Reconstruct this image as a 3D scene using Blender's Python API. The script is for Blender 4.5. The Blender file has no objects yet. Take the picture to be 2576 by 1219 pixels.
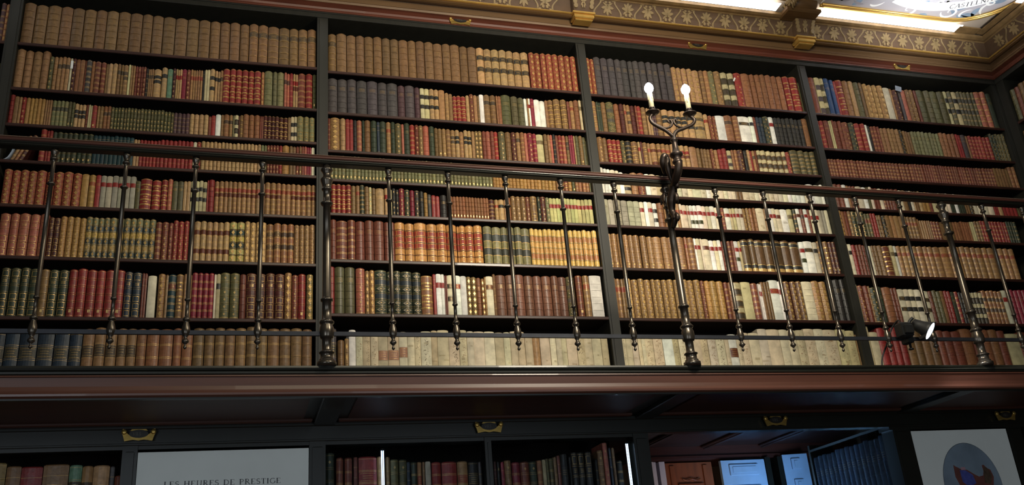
import bpy, math, random
from mathutils import Vector, Matrix
D = bpy.data
C = bpy.context.scene.collection
sc = bpy.context.scene

# ------------------------------------------------------------------ camera
cam = D.cameras.new('camera'); cam.sensor_width = 36; cam.sensor_fit = 'HORIZONTAL'
cam.lens = 2311.19 / 2576 * 36; cam.clip_start = .05; cam.clip_end = 60
co = D.objects.new('camera', cam); C.objects.link(co)
CAM = Vector((1.22634, -4.53639, -0.93279))
M3 = Matrix(((0.960607, -0.034069, -0.275813), (-0.267119, -0.387053, -0.882517), (-0.076688, 0.921428, -0.380907)))
co.matrix_world = Matrix.Translation(CAM) @ M3.to_4x4()
sc.camera = co

# ------------------------------------------------------------------ world, lights, exposure
w = D.worlds.new('world'); sc.world = w; w.use_nodes = True
w.node_tree.nodes['Background'].inputs[0].default_value = (.62, .66, .62, 1)
w.node_tree.nodes['Background'].inputs[1].default_value = .035
sc.view_settings.view_transform = 'Standard'; sc.view_settings.look = 'None'
sc.view_settings.exposure = 0.0; sc.view_settings.gamma = 1
sc.view_settings.use_curve_mapping = False

def area(name, loc, target, size, power, col, size_y=None, spread=None):
    l = D.lights.new(name, 'AREA'); l.energy = power; l.color = col; l.size = size
    if size_y: l.shape = 'RECTANGLE'; l.size_y = size_y
    if spread: l.spread = spread
    o = D.objects.new(name, l); C.objects.link(o); o.location = loc
    o.rotation_euler = (Vector(target) - Vector(loc)).to_track_quat('-Z', 'Y').to_euler()
    return o
# ceiling lamps of the reading room, and the windows behind the visitor
area('ceiling_lamp_light', (3.2, -2.6, 1.9), (3.2, 0, .75), .5, 45, (1, .90, .72), spread=2.2)
area('ceiling_lamp_light', (1.7, -3.2, 2.2), (1.1, 0, 1.3), 1.0, 16, (1, .90, .66))
area('window_light', (-.8, -6.0, -.6), (1.2, 0, -.4), 1.6, 52, (.80, .90, 1), 2.2)
area('window_light', (3.4, -7.0, -1.0), (4.4, 0, -.5), 2.0, 52, (.80, .90, 1), 2.4)
area('ceiling_fill_light', (5.4, -1.9, 1.6), (5.6, -.75, 2.73), .4, 9, (.95, .97, 1), spread=.75)  # added fill that brightens the ceiling painting; no such lamp is seen
area('passage_window_fill_light', (5.5, 1.1, -1.0), (5.4, 2.5, -.05), .5, 3.6, (.3, .58, 1), .8, spread=.9)
area('passage_window_fill_light', (3.9, 1.5, -.7), (4.78, .50, -.25), .4, 2.4, (.3, .58, 1), .5, spread=.5)  # added blue fill to bring up the books of the side case
area('passage_lamp_light', (4.5, 1.6, -.7), (4.85, 2.6, 0), .3, .8, (1, .75, .5), spread=1.4)

# ------------------------------------------------------------------ materials
def srgb(c):
    return tuple(((v / 255) / 12.92 if v / 255 <= .04045 else ((v / 255 + .055) / 1.055) ** 2.4) for v in c[:3])
def mat(name, col, rough=.5, metal=0, noise=.15, scale=14, emit=0, bump=0, spec=.5, stretch=None, attr=False, coat=0):
    m = D.materials.new(name); m.use_nodes = True; n = m.node_tree.nodes; L = m.node_tree.links
    b = n['Principled BSDF']; b.inputs['Roughness'].default_value = rough; b.inputs['Metallic'].default_value = metal
    b.inputs['Specular IOR Level'].default_value = spec
    b.inputs['Coat Weight'].default_value = coat
    tc = n.new('ShaderNodeTexCoord'); mp = n.new('ShaderNodeMapping')
    if attr:
        g = n.new('ShaderNodeNewGeometry'); L.new(g.outputs['Position'], mp.inputs[0])
    else: L.new(tc.outputs['Object'], mp.inputs[0])
    if stretch: mp.inputs['Scale'].default_value = stretch
    nz = n.new('ShaderNodeTexNoise'); nz.inputs['Scale'].default_value = scale; nz.inputs['Detail'].default_value = 5
    L.new(mp.outputs[0], nz.inputs['Vector'])
    rm = n.new('ShaderNodeMapRange'); rm.inputs[1].default_value = .3; rm.inputs[2].default_value = .7
    rm.inputs[3].default_value = 1 - noise; rm.inputs[4].default_value = 1 + noise
    L.new(nz.outputs[0], rm.inputs[0])
    mx = n.new('ShaderNodeMix'); mx.data_type = 'RGBA'; mx.blend_type = 'MULTIPLY'; mx.inputs[0].default_value = 1
    if attr:
        a = n.new('ShaderNodeAttribute'); a.attribute_name = 'tint'; L.new(a.outputs['Color'], mx.inputs[6])
    else: mx.inputs[6].default_value = (*srgb(col), 1)
    L.new(rm.outputs[0], mx.inputs[7]); L.new(mx.outputs[2], b.inputs['Base Color'])
    if bump:
        bp = n.new('ShaderNodeBump'); bp.inputs['Strength'].default_value = bump; bp.inputs['Distance'].default_value = .004
        L.new(nz.outputs[0], bp.inputs['Height']); L.new(bp.outputs[0], b.inputs['Normal'])
    if emit:
        b.inputs['Emission Color'].default_value = (*srgb(col), 1); b.inputs['Emission Strength'].default_value = emit
    return m
LEATHER = mat('book_leather', None, .42, 0, .22, 60, attr=True, bump=.25, spec=.4)
VELLUM = mat('book_vellum', None, .7, 0, .20, 26, attr=True, bump=.3, spec=.25)
GILT = mat('gilt_tooling', None, .35, .35, .25, 90, attr=True)
WOOD_DARK = mat('dark_green_stained_wood', (38, 37, 30), .5, 0, .15, 9, stretch=(3, 3, .6))
SHELF = mat('shelf_edge_wood', (54, 29, 21), .42, 0, .45, 12, stretch=(.5, 4, 4), coat=.1)
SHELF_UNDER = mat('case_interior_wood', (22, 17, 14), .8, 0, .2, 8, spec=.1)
MAHOG = mat('mahogany', (102, 54, 38), .45, 0, .22, 10, stretch=(.4, 5, 5), coat=.1)
MAHOG_D = mat('dark_mahogany', (62, 28, 18), .42, 0, .2, 10, stretch=(.4, 5, 5), coat=.1)
FASCIA = mat('waxed_mahogany', (78, 46, 35), .42, 0, .16, 7, stretch=(.25, 6, 6), coat=.1)
RAILWOOD = mat('handrail_wood', (72, 40, 31), .6, 0, .2, 10, stretch=(.4, 5, 5), spec=.3)
RAILCAP = mat('worn_handrail_top', (100, 74, 56), .6, 0, .2, 10, stretch=(.4, 5, 5))
BLACKWOOD = mat('ebonised_wood', (23, 24, 18), .4, 0, .15, 8, coat=.1)
SOFFIT = mat('soffit_wood', (66, 32, 18), .55, 0, .2, 6, stretch=(.3, 5, 5))
IRON = mat('polished_iron', (86, 79, 70), .28, .8, .15, 30)
BRONZE = mat('dark_bronze', (56, 47, 41), .38, .75, .25, 30, bump=.2)
BARS = mat('iron_bar', (64, 66, 72), .38, .7, .12, 20)
BRASS = mat('brass', (190, 158, 84), .35, .75, .2, 40)
PLAQUE = mat('plaque_enamel', (34, 31, 27), .4)
PLAQTXT = mat('plaque_letters', (96, 92, 80), .5)
GILTWOOD = mat('gilded_cornice', (98, 72, 42), .42, .3, .18, 12, stretch=(.4, 4, 4))
GILTLINE = mat('bright_gilding', (206, 164, 84), .3, .6, .15, 12)
FRIEZE = mat('cornice_frieze_ground', (80, 58, 36), .7, 0, .15, 18)
RELIEF = mat('pale_gilt_relief', (128, 107, 70), .55, .1, .15, 20)
LEDGE = mat('cornice_ledge', (122, 96, 60), .5, .15, .3, 16)
CEIL = mat('ceiling_plaster', (176, 160, 140), .8, 0, .1, 3)
MURAL = mat('ceiling_painting_ground', (172, 168, 172), .8, 0, .16, 2.2)
MUR_W = mat('painted_white_scroll', (236, 236, 232), .8, 0, .08, 12)
MUR_B = mat('painted_blue_leaf', (128, 148, 166), .8, 0, .22, 14)
MUR_S = mat('painted_grey_scroll', (150, 146, 150), .8, 0, .15, 14)
INK = mat('lettering_ink', (50, 50, 56), .7)
GLOW_BAND = mat('moulding_glow', (255, 253, 250), .5, emit=5)  # emission paints the over-bright look of lit moulding; not a lamp
TUBE = mat('case_light_tube', (205, 228, 255), .5, emit=2.6)
BULB = mat('bulb_glass', (225, 238, 255), .5, emit=26)
SPOTL = mat('spot_lens', (225, 236, 255), .5, emit=9)
CANDLE = mat('candle_sleeve', (206, 196, 160), .45, 0, .15, 40, spec=.6)
BLACKM = mat('matt_black_housing', (24, 24, 23), .55, .2, .2, 30)
RUBBER = mat('cord_rubber', (14, 14, 14), .6)
PAPER = mat('exhibition_paper', (222, 226, 220), .7, 0, .05, 4)
SLIP = mat('paper_slip', (225, 225, 220), .8, 0, .08, 30)
SHEAF = mat('loose_paper', (150, 160, 172), .8, 0, .15, 16)
OVAL = mat('printed_oval_ground', (118, 134, 148), .7, 0, .22, 5)
OVALRIM = mat('printed_oval_rim', (36, 40, 44), .7)
BIRD_R = mat('printed_rust_brown', (104, 58, 50), .7, 0, .2, 20)
BIRD_B = mat('printed_blue', (70, 78, 150), .7, 0, .3, 40)
BIRD_G = mat('printed_dark_brown', (78, 60, 44), .7, 0, .4, 60)
PINK = mat('printed_pink', (170, 130, 140), .7)
SHUTTER = mat('painted_shutter', (150, 178, 205), .5, 0, .1, 6)
DOORW = mat('door_wood', (124, 64, 32), .45, 0, .25, 7, stretch=(4, 4, .5), coat=.2)
WHITEP = mat('white_paint', (200, 190, 200), .5, 0, .08, 6)
PASSC = mat('passage_ceiling_wood', (52, 30, 25), .5, 0, .2, 5, coat=.1)
WALLM = mat('wall_plaster', (66, 52, 40), .8, 0, .15, 3)
FLOORM = mat('parquet', (96, 64, 40), .5, 0, .2, 6)
GLASS = D.materials.new('case_glass'); GLASS.use_nodes = True
_b = GLASS.node_tree.nodes['Principled BSDF']; _b.inputs['Roughness'].default_value = .05
_b.inputs['Transmission Weight'].default_value = 1; _b.inputs['IOR'].default_value = 1.1; _b.inputs['Base Color'].default_value = (.9, .95, 1, 1)

# ------------------------------------------------------------------ mesh helpers
class MB:
    """collects shapes; build() links them as ONE mesh object"""
    def __init__(s): s.v = []; s.f = []; s.m = []; s.c = []; s.sm = []
    def add(s, verts, faces, mi=0, col=None, smooth=False):
        o = len(s.v); s.v.extend(verts)
        for f in faces:
            s.f.append([i + o for i in f]); s.m.append(mi); s.c.append(col); s.sm.append(smooth)
    def box(s, x0, x1, y0, y1, z0, z1, mi=0, col=None, bev=0):
        if bev:
            b = bev
            ring = lambda z, i: [(x0 + i, y0 + i, z), (x1 - i, y0 + i, z), (x1 - i, y1 - i, z), (x0 + i, y1 - i, z)]
            V = ring(z0, b) + ring(z0 + b, 0) + ring(z1 - b, 0) + ring(z1, b)
            F = [(3, 2, 1, 0), (12, 13, 14, 15)]
            for k in range(3):
                for j in range(4): F.append((k * 4 + j, k * 4 + (j + 1) % 4, k * 4 + 4 + (j + 1) % 4, k * 4 + 4 + j))
            s.add(V, F, mi, col); return
        V = [(x0, y0, z0), (x1, y0, z0), (x1, y1, z0), (x0, y1, z0), (x0, y0, z1), (x1, y0, z1), (x1, y1, z1), (x0, y1, z1)]
        s.add(V, [(0, 3, 2, 1), (4, 5, 6, 7), (0, 1, 5, 4), (1, 2, 6, 5), (2, 3, 7, 6), (3, 0, 4, 7)], mi, col)
    def lathe(s, cx, cy, prof, n=16, mi=0, axis=None, origin=None):
        """prof: list of (z, r) around the vertical, or around AXIS at ORIGIN"""
        V = []; F = []
        if axis is not None:
            q = Vector(axis).normalized().to_track_quat('Z', 'Y')
        for z, r in prof:
            for k in range(n):
                a = 2 * math.pi * k / n; p = Vector((r * math.cos(a), r * math.sin(a), z))
                p = (q @ p + Vector(origin)) if axis is not None else Vector((cx, cy, 0)) + p
                V.append(tuple(p))
        for i in range(len(prof) - 1):
            for k in range(n): F.append((i * n + k, i * n + (k + 1) % n, (i + 1) * n + (k + 1) % n, (i + 1) * n + k))
        F.append(tuple(range(n - 1, -1, -1))); F.append(tuple((len(prof) - 1) * n + k for k in range(n)))
        s.add(V, F, mi, None, True)
    def tube(s, pts, r, n=10, mi=0, smooth=6):
        P = [Vector(p) for p in pts]
        if smooth and len(P) > 2:
            Q = []
            for i in range(len(P) - 1):
                a = P[max(i - 1, 0)]; b = P[i]; c = P[i + 1]; d = P[min(i + 2, len(P) - 1)]
                for k in range(smooth):
                    t = k / smooth
                    Q.append(.5 * ((2 * b) + (c - a) * t + (2 * a - 5 * b + 4 * c - d) * t * t + (3 * b - a - 3 * c + d) * t ** 3))
            Q.append(P[-1])
        else: Q = P
        N = len(Q); R = r if isinstance(r, (list, tuple)) else [r] * 2
        V = []; F = []
        up = Vector((0.3, .9, .2)).normalized()
        for i, p in enumerate(Q):
            t = (Q[min(i + 1, N - 1)] - Q[max(i - 1, 0)]).normalized()
            a = t.cross(up).normalized(); b = t.cross(a).normalized()
            u = i / (N - 1) * (len(R) - 1); j = min(int(u), len(R) - 2); rr = R[j] + (R[j + 1] - R[j]) * (u - j)
            for k in range(n):
                th = 2 * math.pi * k / n; V.append(tuple(p + rr * (math.cos(th) * a + math.sin(th) * b)))
        for i in range(N - 1):
            for k in range(n): F.append((i * n + k, i * n + (k + 1) % n, (i + 1) * n + (k + 1) % n, (i + 1) * n + k))
        F.append(tuple(range(n - 1, -1, -1))); F.append(tuple((N - 1) * n + k for k in range(n)))
        s.add(V, F, mi, None, True)
    def prism(s, poly, fn, t=.003, mi=0, smooth=False):
        """poly (a, b) mapped to world by fn(a, b, height)"""
        n = len(poly); V = [fn(a, b, 0) for a, b in poly] + [fn(a, b, t) for a, b in poly]
        F = [tuple(range(n, 2 * n))] + [(i, (i + 1) % n, n + (i + 1) % n, n + i) for i in range(n)]
        s.add(V, F, mi, None, smooth)
    def sweep(s, prof, path, mi=0, closed=True):
        """prof list of (d, z), path fn(d) -> list of (x, y): each profile point runs along its own offset path"""
        rows = [[(x, y, z) for x, y in path(d)] for d, z in prof]; m = len(rows[0]); n = len(rows)
        V = [p for r_ in rows for p in r_]; F = []
        for i in range(n if closed else n - 1):
            j = (i + 1) % n
            for k in range(m - 1): F.append((i * m + k, i * m + k + 1, j * m + k + 1, j * m + k))
        if closed: F.append(tuple(i * m for i in range(n))); F.append(tuple(i * m + m - 1 for i in range(n - 1, -1, -1)))
        s.add(V, F, mi)
    def build(s, name, mats, parent=None, loc=None):
        me = D.meshes.new(name); me.from_pydata(s.v, [], s.f)
        for m in (mats if isinstance(mats, (list, tuple)) else [mats]): me.materials.append(m)
        me.polygons.foreach_set('material_index', s.m)
        me.polygons.foreach_set('use_smooth', s.sm)
        if any(c is not None for c in s.c):
            at = me.color_attributes.new('tint', 'FLOAT_COLOR', 'CORNER'); buf = []
            for f, c in zip(s.f, s.c):
                c = c or (.5, .5, .5)
                buf.extend((c[0], c[1], c[2], 1.0) * len(f))
            at.data.foreach_set('color', buf)
        me.update()
        o = D.objects.new(name, me); C.objects.link(o)
        if loc: o.location = loc
        if parent: o.parent = parent
        return o
def tag(o, label, cat, group=None):
    o['label'] = label; o['category'] = cat
    if group: o['group'] = group
    return o
def thing(name, label, cat, loc=(0, 0, 0), group=None):
    o = D.objects.new(name, None); C.objects.link(o); o.location = loc; o.empty_display_size = .05
    return tag(o, label, cat, group)
def structure(o): o['kind'] = 'structure'; return o
def place(mb, parent):    # shift a mesh built in world space under a thing that stands elsewhere
    l = parent.location; mb.v = [(a - l.x, b - l.y, c - l.z) for a, b, c in mb.v]; return mb
def part(mb, name, m, parent, label=None):
    o = place(mb, parent).build(name, m, parent)
    if label: o['label'] = label
    return o

# ------------------------------------------------------------------ setting
BW = 1.6                      # bay width
XR = 6.43                     # front plane of the right-hand wall of books
ZF = .10                      # bottom board of the gallery bookcase
m = MB(); m.box(-4, 9, -8, 3.2, -2.56, -2.5); structure(m.build('floor', FLOORM))
m = MB(); m.box(-4, 3.2, .42, .5, -2.5, 3.0); m.box(5.0, 9, .42, .5, -2.5, 3.0); m.box(3.2, 5.0, .42, .5, .10, 3.0); structure(m.build('wall_back', WALLM))
m = MB(); m.box(6.9, 7.0, -8, .42, -2.5, 3.0); structure(m.build('wall_right', WALLM))
# ceiling slab with the painted coffer recessed in it
m = MB(); m.box(-4, 9, -8, .5, 2.735, 2.8); ceil = structure(m.build('ceiling', CEIL))

def cpath(x0, yend):
    return lambda d: [(x0, -d), (XR - d, -d), (XR - d, yend)]
# cornice: profile (distance from the wall of books, height)
m = MB()
m.sweep([(0, 2.485), (.055, 2.485), (.06, 2.497), (.064, 2.497), (.066, 2.532), (.072, 2.538), (0, 2.56)], cpath(-1.5, -6.5), 0)
m.sweep([(0, 2.538), (.072, 2.536), (.088, 2.527), (.108, 2.522), (.118, 2.528), (.118, 2.548), (0, 2.57)], cpath(-1.5, -6.5), 1)
m.sweep([(.110, 2.541), (.126, 2.539), (.131, 2.543), (.128, 2.549), (.112, 2.551)], cpath(-1.5, -6.5), 2)
m.sweep([(0, 2.548), (.104, 2.548), (.104, 2.562), (.112, 2.600), (.128, 2.640), (.142, 2.662), (0, 2.67)], cpath(-1.5, -6.5), 3)
m.sweep([(0, 2.66), (.144, 2.66), (.150, 2.666), (.166, 2.666), (.182, 2.674), (.184, 2.692), (.15, 2.694), (0, 2.694)], cpath(-1.5, -6.5), 4)
cornice = structure(m.build('trim_1', [mat('cornice_fascia', (112, 84, 54), .5, .1, .12, 10, stretch=(.4, 4, 4)), GILTWOOD, GILTLINE, FRIEZE, LEDGE]))

# palmette relief on the sloping frieze
def fr(b):   # b 0..1 up the frieze -> (d, z, normal)
    P = [(.104, 2.560), (.112, 2.600), (.128, 2.640), (.141, 2.661)]
    t = b * 3; i = min(int(t), 2); t -= i
    return P[i][0] + (P[i + 1][0] - P[i][0]) * t, P[i][1] + (P[i + 1][1] - P[i][1]) * t
def on_back(x0): 
    def f(a, b, h):
        d, z = fr(b); return (x0 + a, -d - h, z)
    return f
def on_right(y0):
    def f(a, b, h):
        d, z = fr(b); return (XR - d - h, y0 - a, z)
    return f
def palmette(mb, fn, sx, flip, sc_=1.0):
    def pt(x, y): return (x * sx * .1, max(.02, min(.98, (1 - y) if flip else y)))
    for a, L, wd in ((0, .60, .10), (.42, .58, .085), (-.42, .58, .085), (.85, .54, .075), (-.85, .54, .075), (1.35, .42, .06), (-1.35, .42, .06)):
        n = 8; A = []; B = []
        for i in range(n + 1):
            t = i / n; ang = a + (a * .45) * t; x = L * t * math.sin(ang) * .95; y = .36 + L * t * math.cos(ang); v = wd * math.sin(math.pi * min(1, t ** 1.5 * .97 + .03)) ** .8
            A.append(pt(x - v * math.cos(ang), y + v * math.sin(ang))); B.append(pt(x + v * math.cos(ang), y - v * math.sin(ang)))
        mb.prism(A + B[::-1], fn, .004)
    for sgn in (-1, 1):
        mb.prism([pt(sgn * .15 + .10 * math.cos(k * math.pi / 5), .20 + .10 * math.sin(k * math.pi / 5)) for k in range(10)], fn, .005)
def scroll_band(mb, fn, x, d):
    pts = []
    for i in range(11):
        t = i / 10; pts.append((x + d * (.040 * (t - .5) - .010 * math.sin(2 * math.pi * t)), .05 + .90 * t))
    mb.prism([(px - .0055, py) for px, py in pts] + [(px + .0055, py) for px, py in pts[::-1]], fn, .003)
    for y_, s_ in ((.07, -1), (.93, 1)):
        xx = x + d * .020 * s_; mb.prism([(xx, y_ - .05), (xx - d * s_ * -.020, y_ - .03), (xx - d * s_ * -.024, y_ + .03), (xx, y_ + .05)], fn, .003)
m = MB(); k = 0; x = -.94
while x < 6.22:
    if not any(abs(x - c) < .10 for c in (3.19, 4.78)): palmette(m, on_back(x), .88, k % 2 == 1)
    if not any(abs(x + .0695 - c) < .082 for c in (3.19, 4.78)): scroll_band(m, on_back(x), .0695, 1 if k % 2 == 0 else -1)
    x += .139; k += 1
y = -.25; k = 0
while y > -2.2:
    palmette(m, on_right(y), .88, k % 2 == 1); scroll_band(m, on_right(y), .0695, 1 if k % 2 == 0 else -1)
    y -= .139; k += 1
m.build('palmette_relief', RELIEF, cornice)

# corbels on the frieze, one over each upright
def corbel(x, which):
    t = thing('cornice_corbel', 'gilded leaf corbel on the cornice frieze, ' + which, 'corbel', (x, -.1, 2.5), 'gilded corbels along the cornice')
    b = MB(); W_ = .074
    prof = [(.10, 2.545), (.150, 2.545), (.152, 2.560), (.158, 2.600), (.172, 2.640), (.184, 2.662), (.10, 2.662)]
    V = []
    for i, (d, z) in enumerate(prof):
        g = W_ * (.86 + .14 * max(0, (z - 2.545) / .117)); V += [(x - g, -d, z), (x + g, -d, z)]
    n = len(prof); F = [(2 * i, 2 * i + 1, 2 * ((i + 1) % n) + 1, 2 * ((i + 1) % n)) for i in range(n)] + [tuple(2 * i for i in range(n)), tuple(2 * i + 1 for i in range(n - 1, -1, -1))]
    b.add(V, F); part(b, 'body', FRIEZE, t)
    b = MB(); b.box(x - .074, x + .074, -.158, -.08, 2.530, 2.545, bev=.003); b.box(x - .066, x + .066, -.152, -.08, 2.500, 2.530, bev=.006); b.box(x - .058, x + .058, -.142, -.08, 2.487, 2.500, bev=.004)
    part(b, 'foot', GILTLINE, t)
    b = MB()
    def fn(a, q, h):
        P = [(.152, 2.556), (.158, 2.600), (.172, 2.640), (.182, 2.660)]; u = max(0, min(2.999, q * 3)); i = int(u); u -= i
        return (x + a, -(P[i][0] + (P[i + 1][0] - P[i][0]) * u) - h, P[i][1] + (P[i + 1][1] - P[i][1]) * u)
    palmette(b, fn, .45, False)
    for sg in (-1, 1):
        for j in range(4):
            c = [(sg * (.052 + .014 * math.cos(q * math.pi / 4) + .004 * j), .18 + .21 * j + .13 * math.sin(q * math.pi / 4)) for q in range(8)]
            b.prism(c, fn, .009 - .001 * j)
    part(b, 'leaf_relief', RELIEF, t)
corbel(3.19, 'nearer the middle of the picture'); corbel(4.78, 'the one under the ceiling scroll near the corner')

# volute under the ceiling rib
t = thing('ceiling_volute', 'gilded scroll bracket standing on the cornice under the ceiling rib', 'bracket', (4.72, -.16, 2.7))
b = MB(); b.box(4.60, 4.86, -.26, -.10, 2.66, 2.700, bev=.01); part(b, 'base_block', GILTWOOD, t)
b = MB(); b.lathe(0, 0, [(-.10, .045), (-.09, .055), (.0, .058), (.09, .055), (.10, .045)], 18, axis=(1, 0, 0), origin=(4.73, -.235, 2.735)); part(b, 'roll', GILTWOOD, t)
b = MB()
sp = []
for i in range(26):
    a = i * .5; r = .058 * (1 - i / 30); sp.append((4.622, -.24 + r * math.cos(a), 2.735 + r * math.sin(a)))
b.tube(sp, [.011, .006], 8, smooth=0); b.lathe(0, 0, [(-.012, .012), (.006, .014)], 10, axis=(1, 0, 0), origin=(4.622, -.24, 2.735))
for i in range(5):
    b.tube([(4.62, -.29 - .02 * i, 2.70 + .008 * i), (4.615, -.30 - .02 * i, 2.68), (4.635, -.27 - .02 * i, 2.665 + .004 * i)], [.012, .004], 8)
part(b, 'volute', RELIEF, t, 'pale scrolled volute')

# gilded frame of the painted coffer, glowing moulding bands, painting
def coffer(x0, x1, yn, rad=0):
    """outline of the coffer's wall-side edge, rounded at the right"""
    pts = [(x0, -.285), (x1 - rad, -.285)]
    for k in range(1, 9):
        a = math.pi / 2 * k / 8; pts.append((x1 - rad + rad * math.sin(a), -.285 - rad * (1 - math.cos(a))))
    pts.append((x1, yn)); return pts
cof = coffer(4.86, 6.26, -2.6, .42)
m = MB(); m.tube([(x, y, 2.716) for x, y in cof], .009, 8, smooth=0)
m.tube([(x + (.02 if x > 5.85 else 0), y + .022, 2.722) for x, y in cof], .012, 8, smooth=0)
m.tube([(-.8, -.285, 2.716), (4.58, -.285, 2.716)], .009, 8, smooth=0)
structure(m.build('trim_2', GILTLINE))
m = MB()
poly = cof + [(4.86, -2.6)]; m.add([(x, y, 2.7345) for x, y in poly], [tuple(range(len(poly)))])
m.add([(-.8, -.285, 2.7345), (4.58, -.285, 2.7345), (4.58, -2.6, 2.7345), (-.8, -2.6, 2.7345)], [(0, 1, 2, 3)])
mur = m.build('painted_ground', MURAL, ceil)
ms = MB(); mb_ = MB(); mg = MB()
def cfn(a, b, h): return (a, b, 2.7335 - h)
def curl(mb, cx, cy, r, a0, turns, w0, dirn=1, lift=0):
    n = int(14 * turns) + 4; A = []; B = []
    for i in range(n + 1):
        t = i / n; a = a0 + dirn * turns * 2 * math.pi * t; rr = r * (1 - .82 * t); ww = w0 * (1 - .75 * t) * min(1, .25 + 4 * t)
        A.append((cx + (rr + ww / 2) * math.cos(a), cy + (rr + ww / 2) * math.sin(a))); B.append((cx + (rr - ww / 2) * math.cos(a), cy + (rr - ww / 2) * math.sin(a)))
    for i in range(n):
        mb.add([cfn(*A[i], lift), cfn(*A[i + 1], lift), cfn(*B[i + 1], lift), cfn(*B[i], lift)], [(0, 1, 2, 3)])
def leafp(mb, cx, cy, ang, L, wd, bend=.6, lift=0):
    A = []; B = []; n = 8
    for i in range(n + 1):
        t = i / n; a = ang + bend * t; x = cx + L * t * math.cos(a); y = cy + L * t * math.sin(a); v = wd * math.sin(math.pi * t) ** .7
        A.append((x - v * math.sin(a), y + v * math.cos(a))); B.append((x + v * math.sin(a), y - v * math.cos(a)))
    for i in range(n): mb.add([cfn(*A[i], lift), cfn(*A[i + 1], lift), cfn(*B[i + 1], lift), cfn(*B[i], lift)], [(0, 1, 2, 3)])
rr = random.Random(5)
for i in range(40):
    cx = 4.93 + rr.random() * 1.25; cy = -.29 - rr.random() * .45
    leafp(mb_, cx, cy, rr.random() * 6.3, .09 + .08 * rr.random(), .024, rr.uniform(-1, 1), .0003)
for i in range(30):
    cx = 4.93 + rr.random() * 1.25; cy = -.30 - rr.random() * .45
    leafp(ms if i % 2 else mg, cx, cy, rr.random() * 6.3, .08 + .06 * rr.random(), .012, rr.uniform(-2, 2), .0005)
for i in range(30):
    cx = 4.95 + rr.random() * 1.2; cy = -.30 - rr.random() * .5
    curl(ms if i % 4 else mg, cx, cy, .035 + .035 * rr.random(), rr.random() * 6, 1.1, .026, rr.choice((-1, 1)), .0007)
ms.build('painted_white_scrolls', MUR_W, ceil); mb_.build('painted_blue_leaves', MUR_B, ceil); mg.build('painted_grey_scrolls', MUR_S, ceil)
# ribbon with a name
rb = MB(); RC = (6.02, -1.12); RRAD = .70
def rib(a, r): return (5.60 + r * math.sin(a), -1.05 + r * math.cos(a))
N = 24
for i in range(N):
    a0 = -.35 + 1.35 * i / N; a1 = -.35 + 1.35 * (i + 1) / N
    q = [rib(a0, .635), rib(a1, .635), rib(a1, .725), rib(a0, .725)]
    rb.add([cfn(x, y, .0012) for x, y in q], [(0, 1, 2, 3)])
rb.build('painted_ribbon', MUR_W, ceil)

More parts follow.
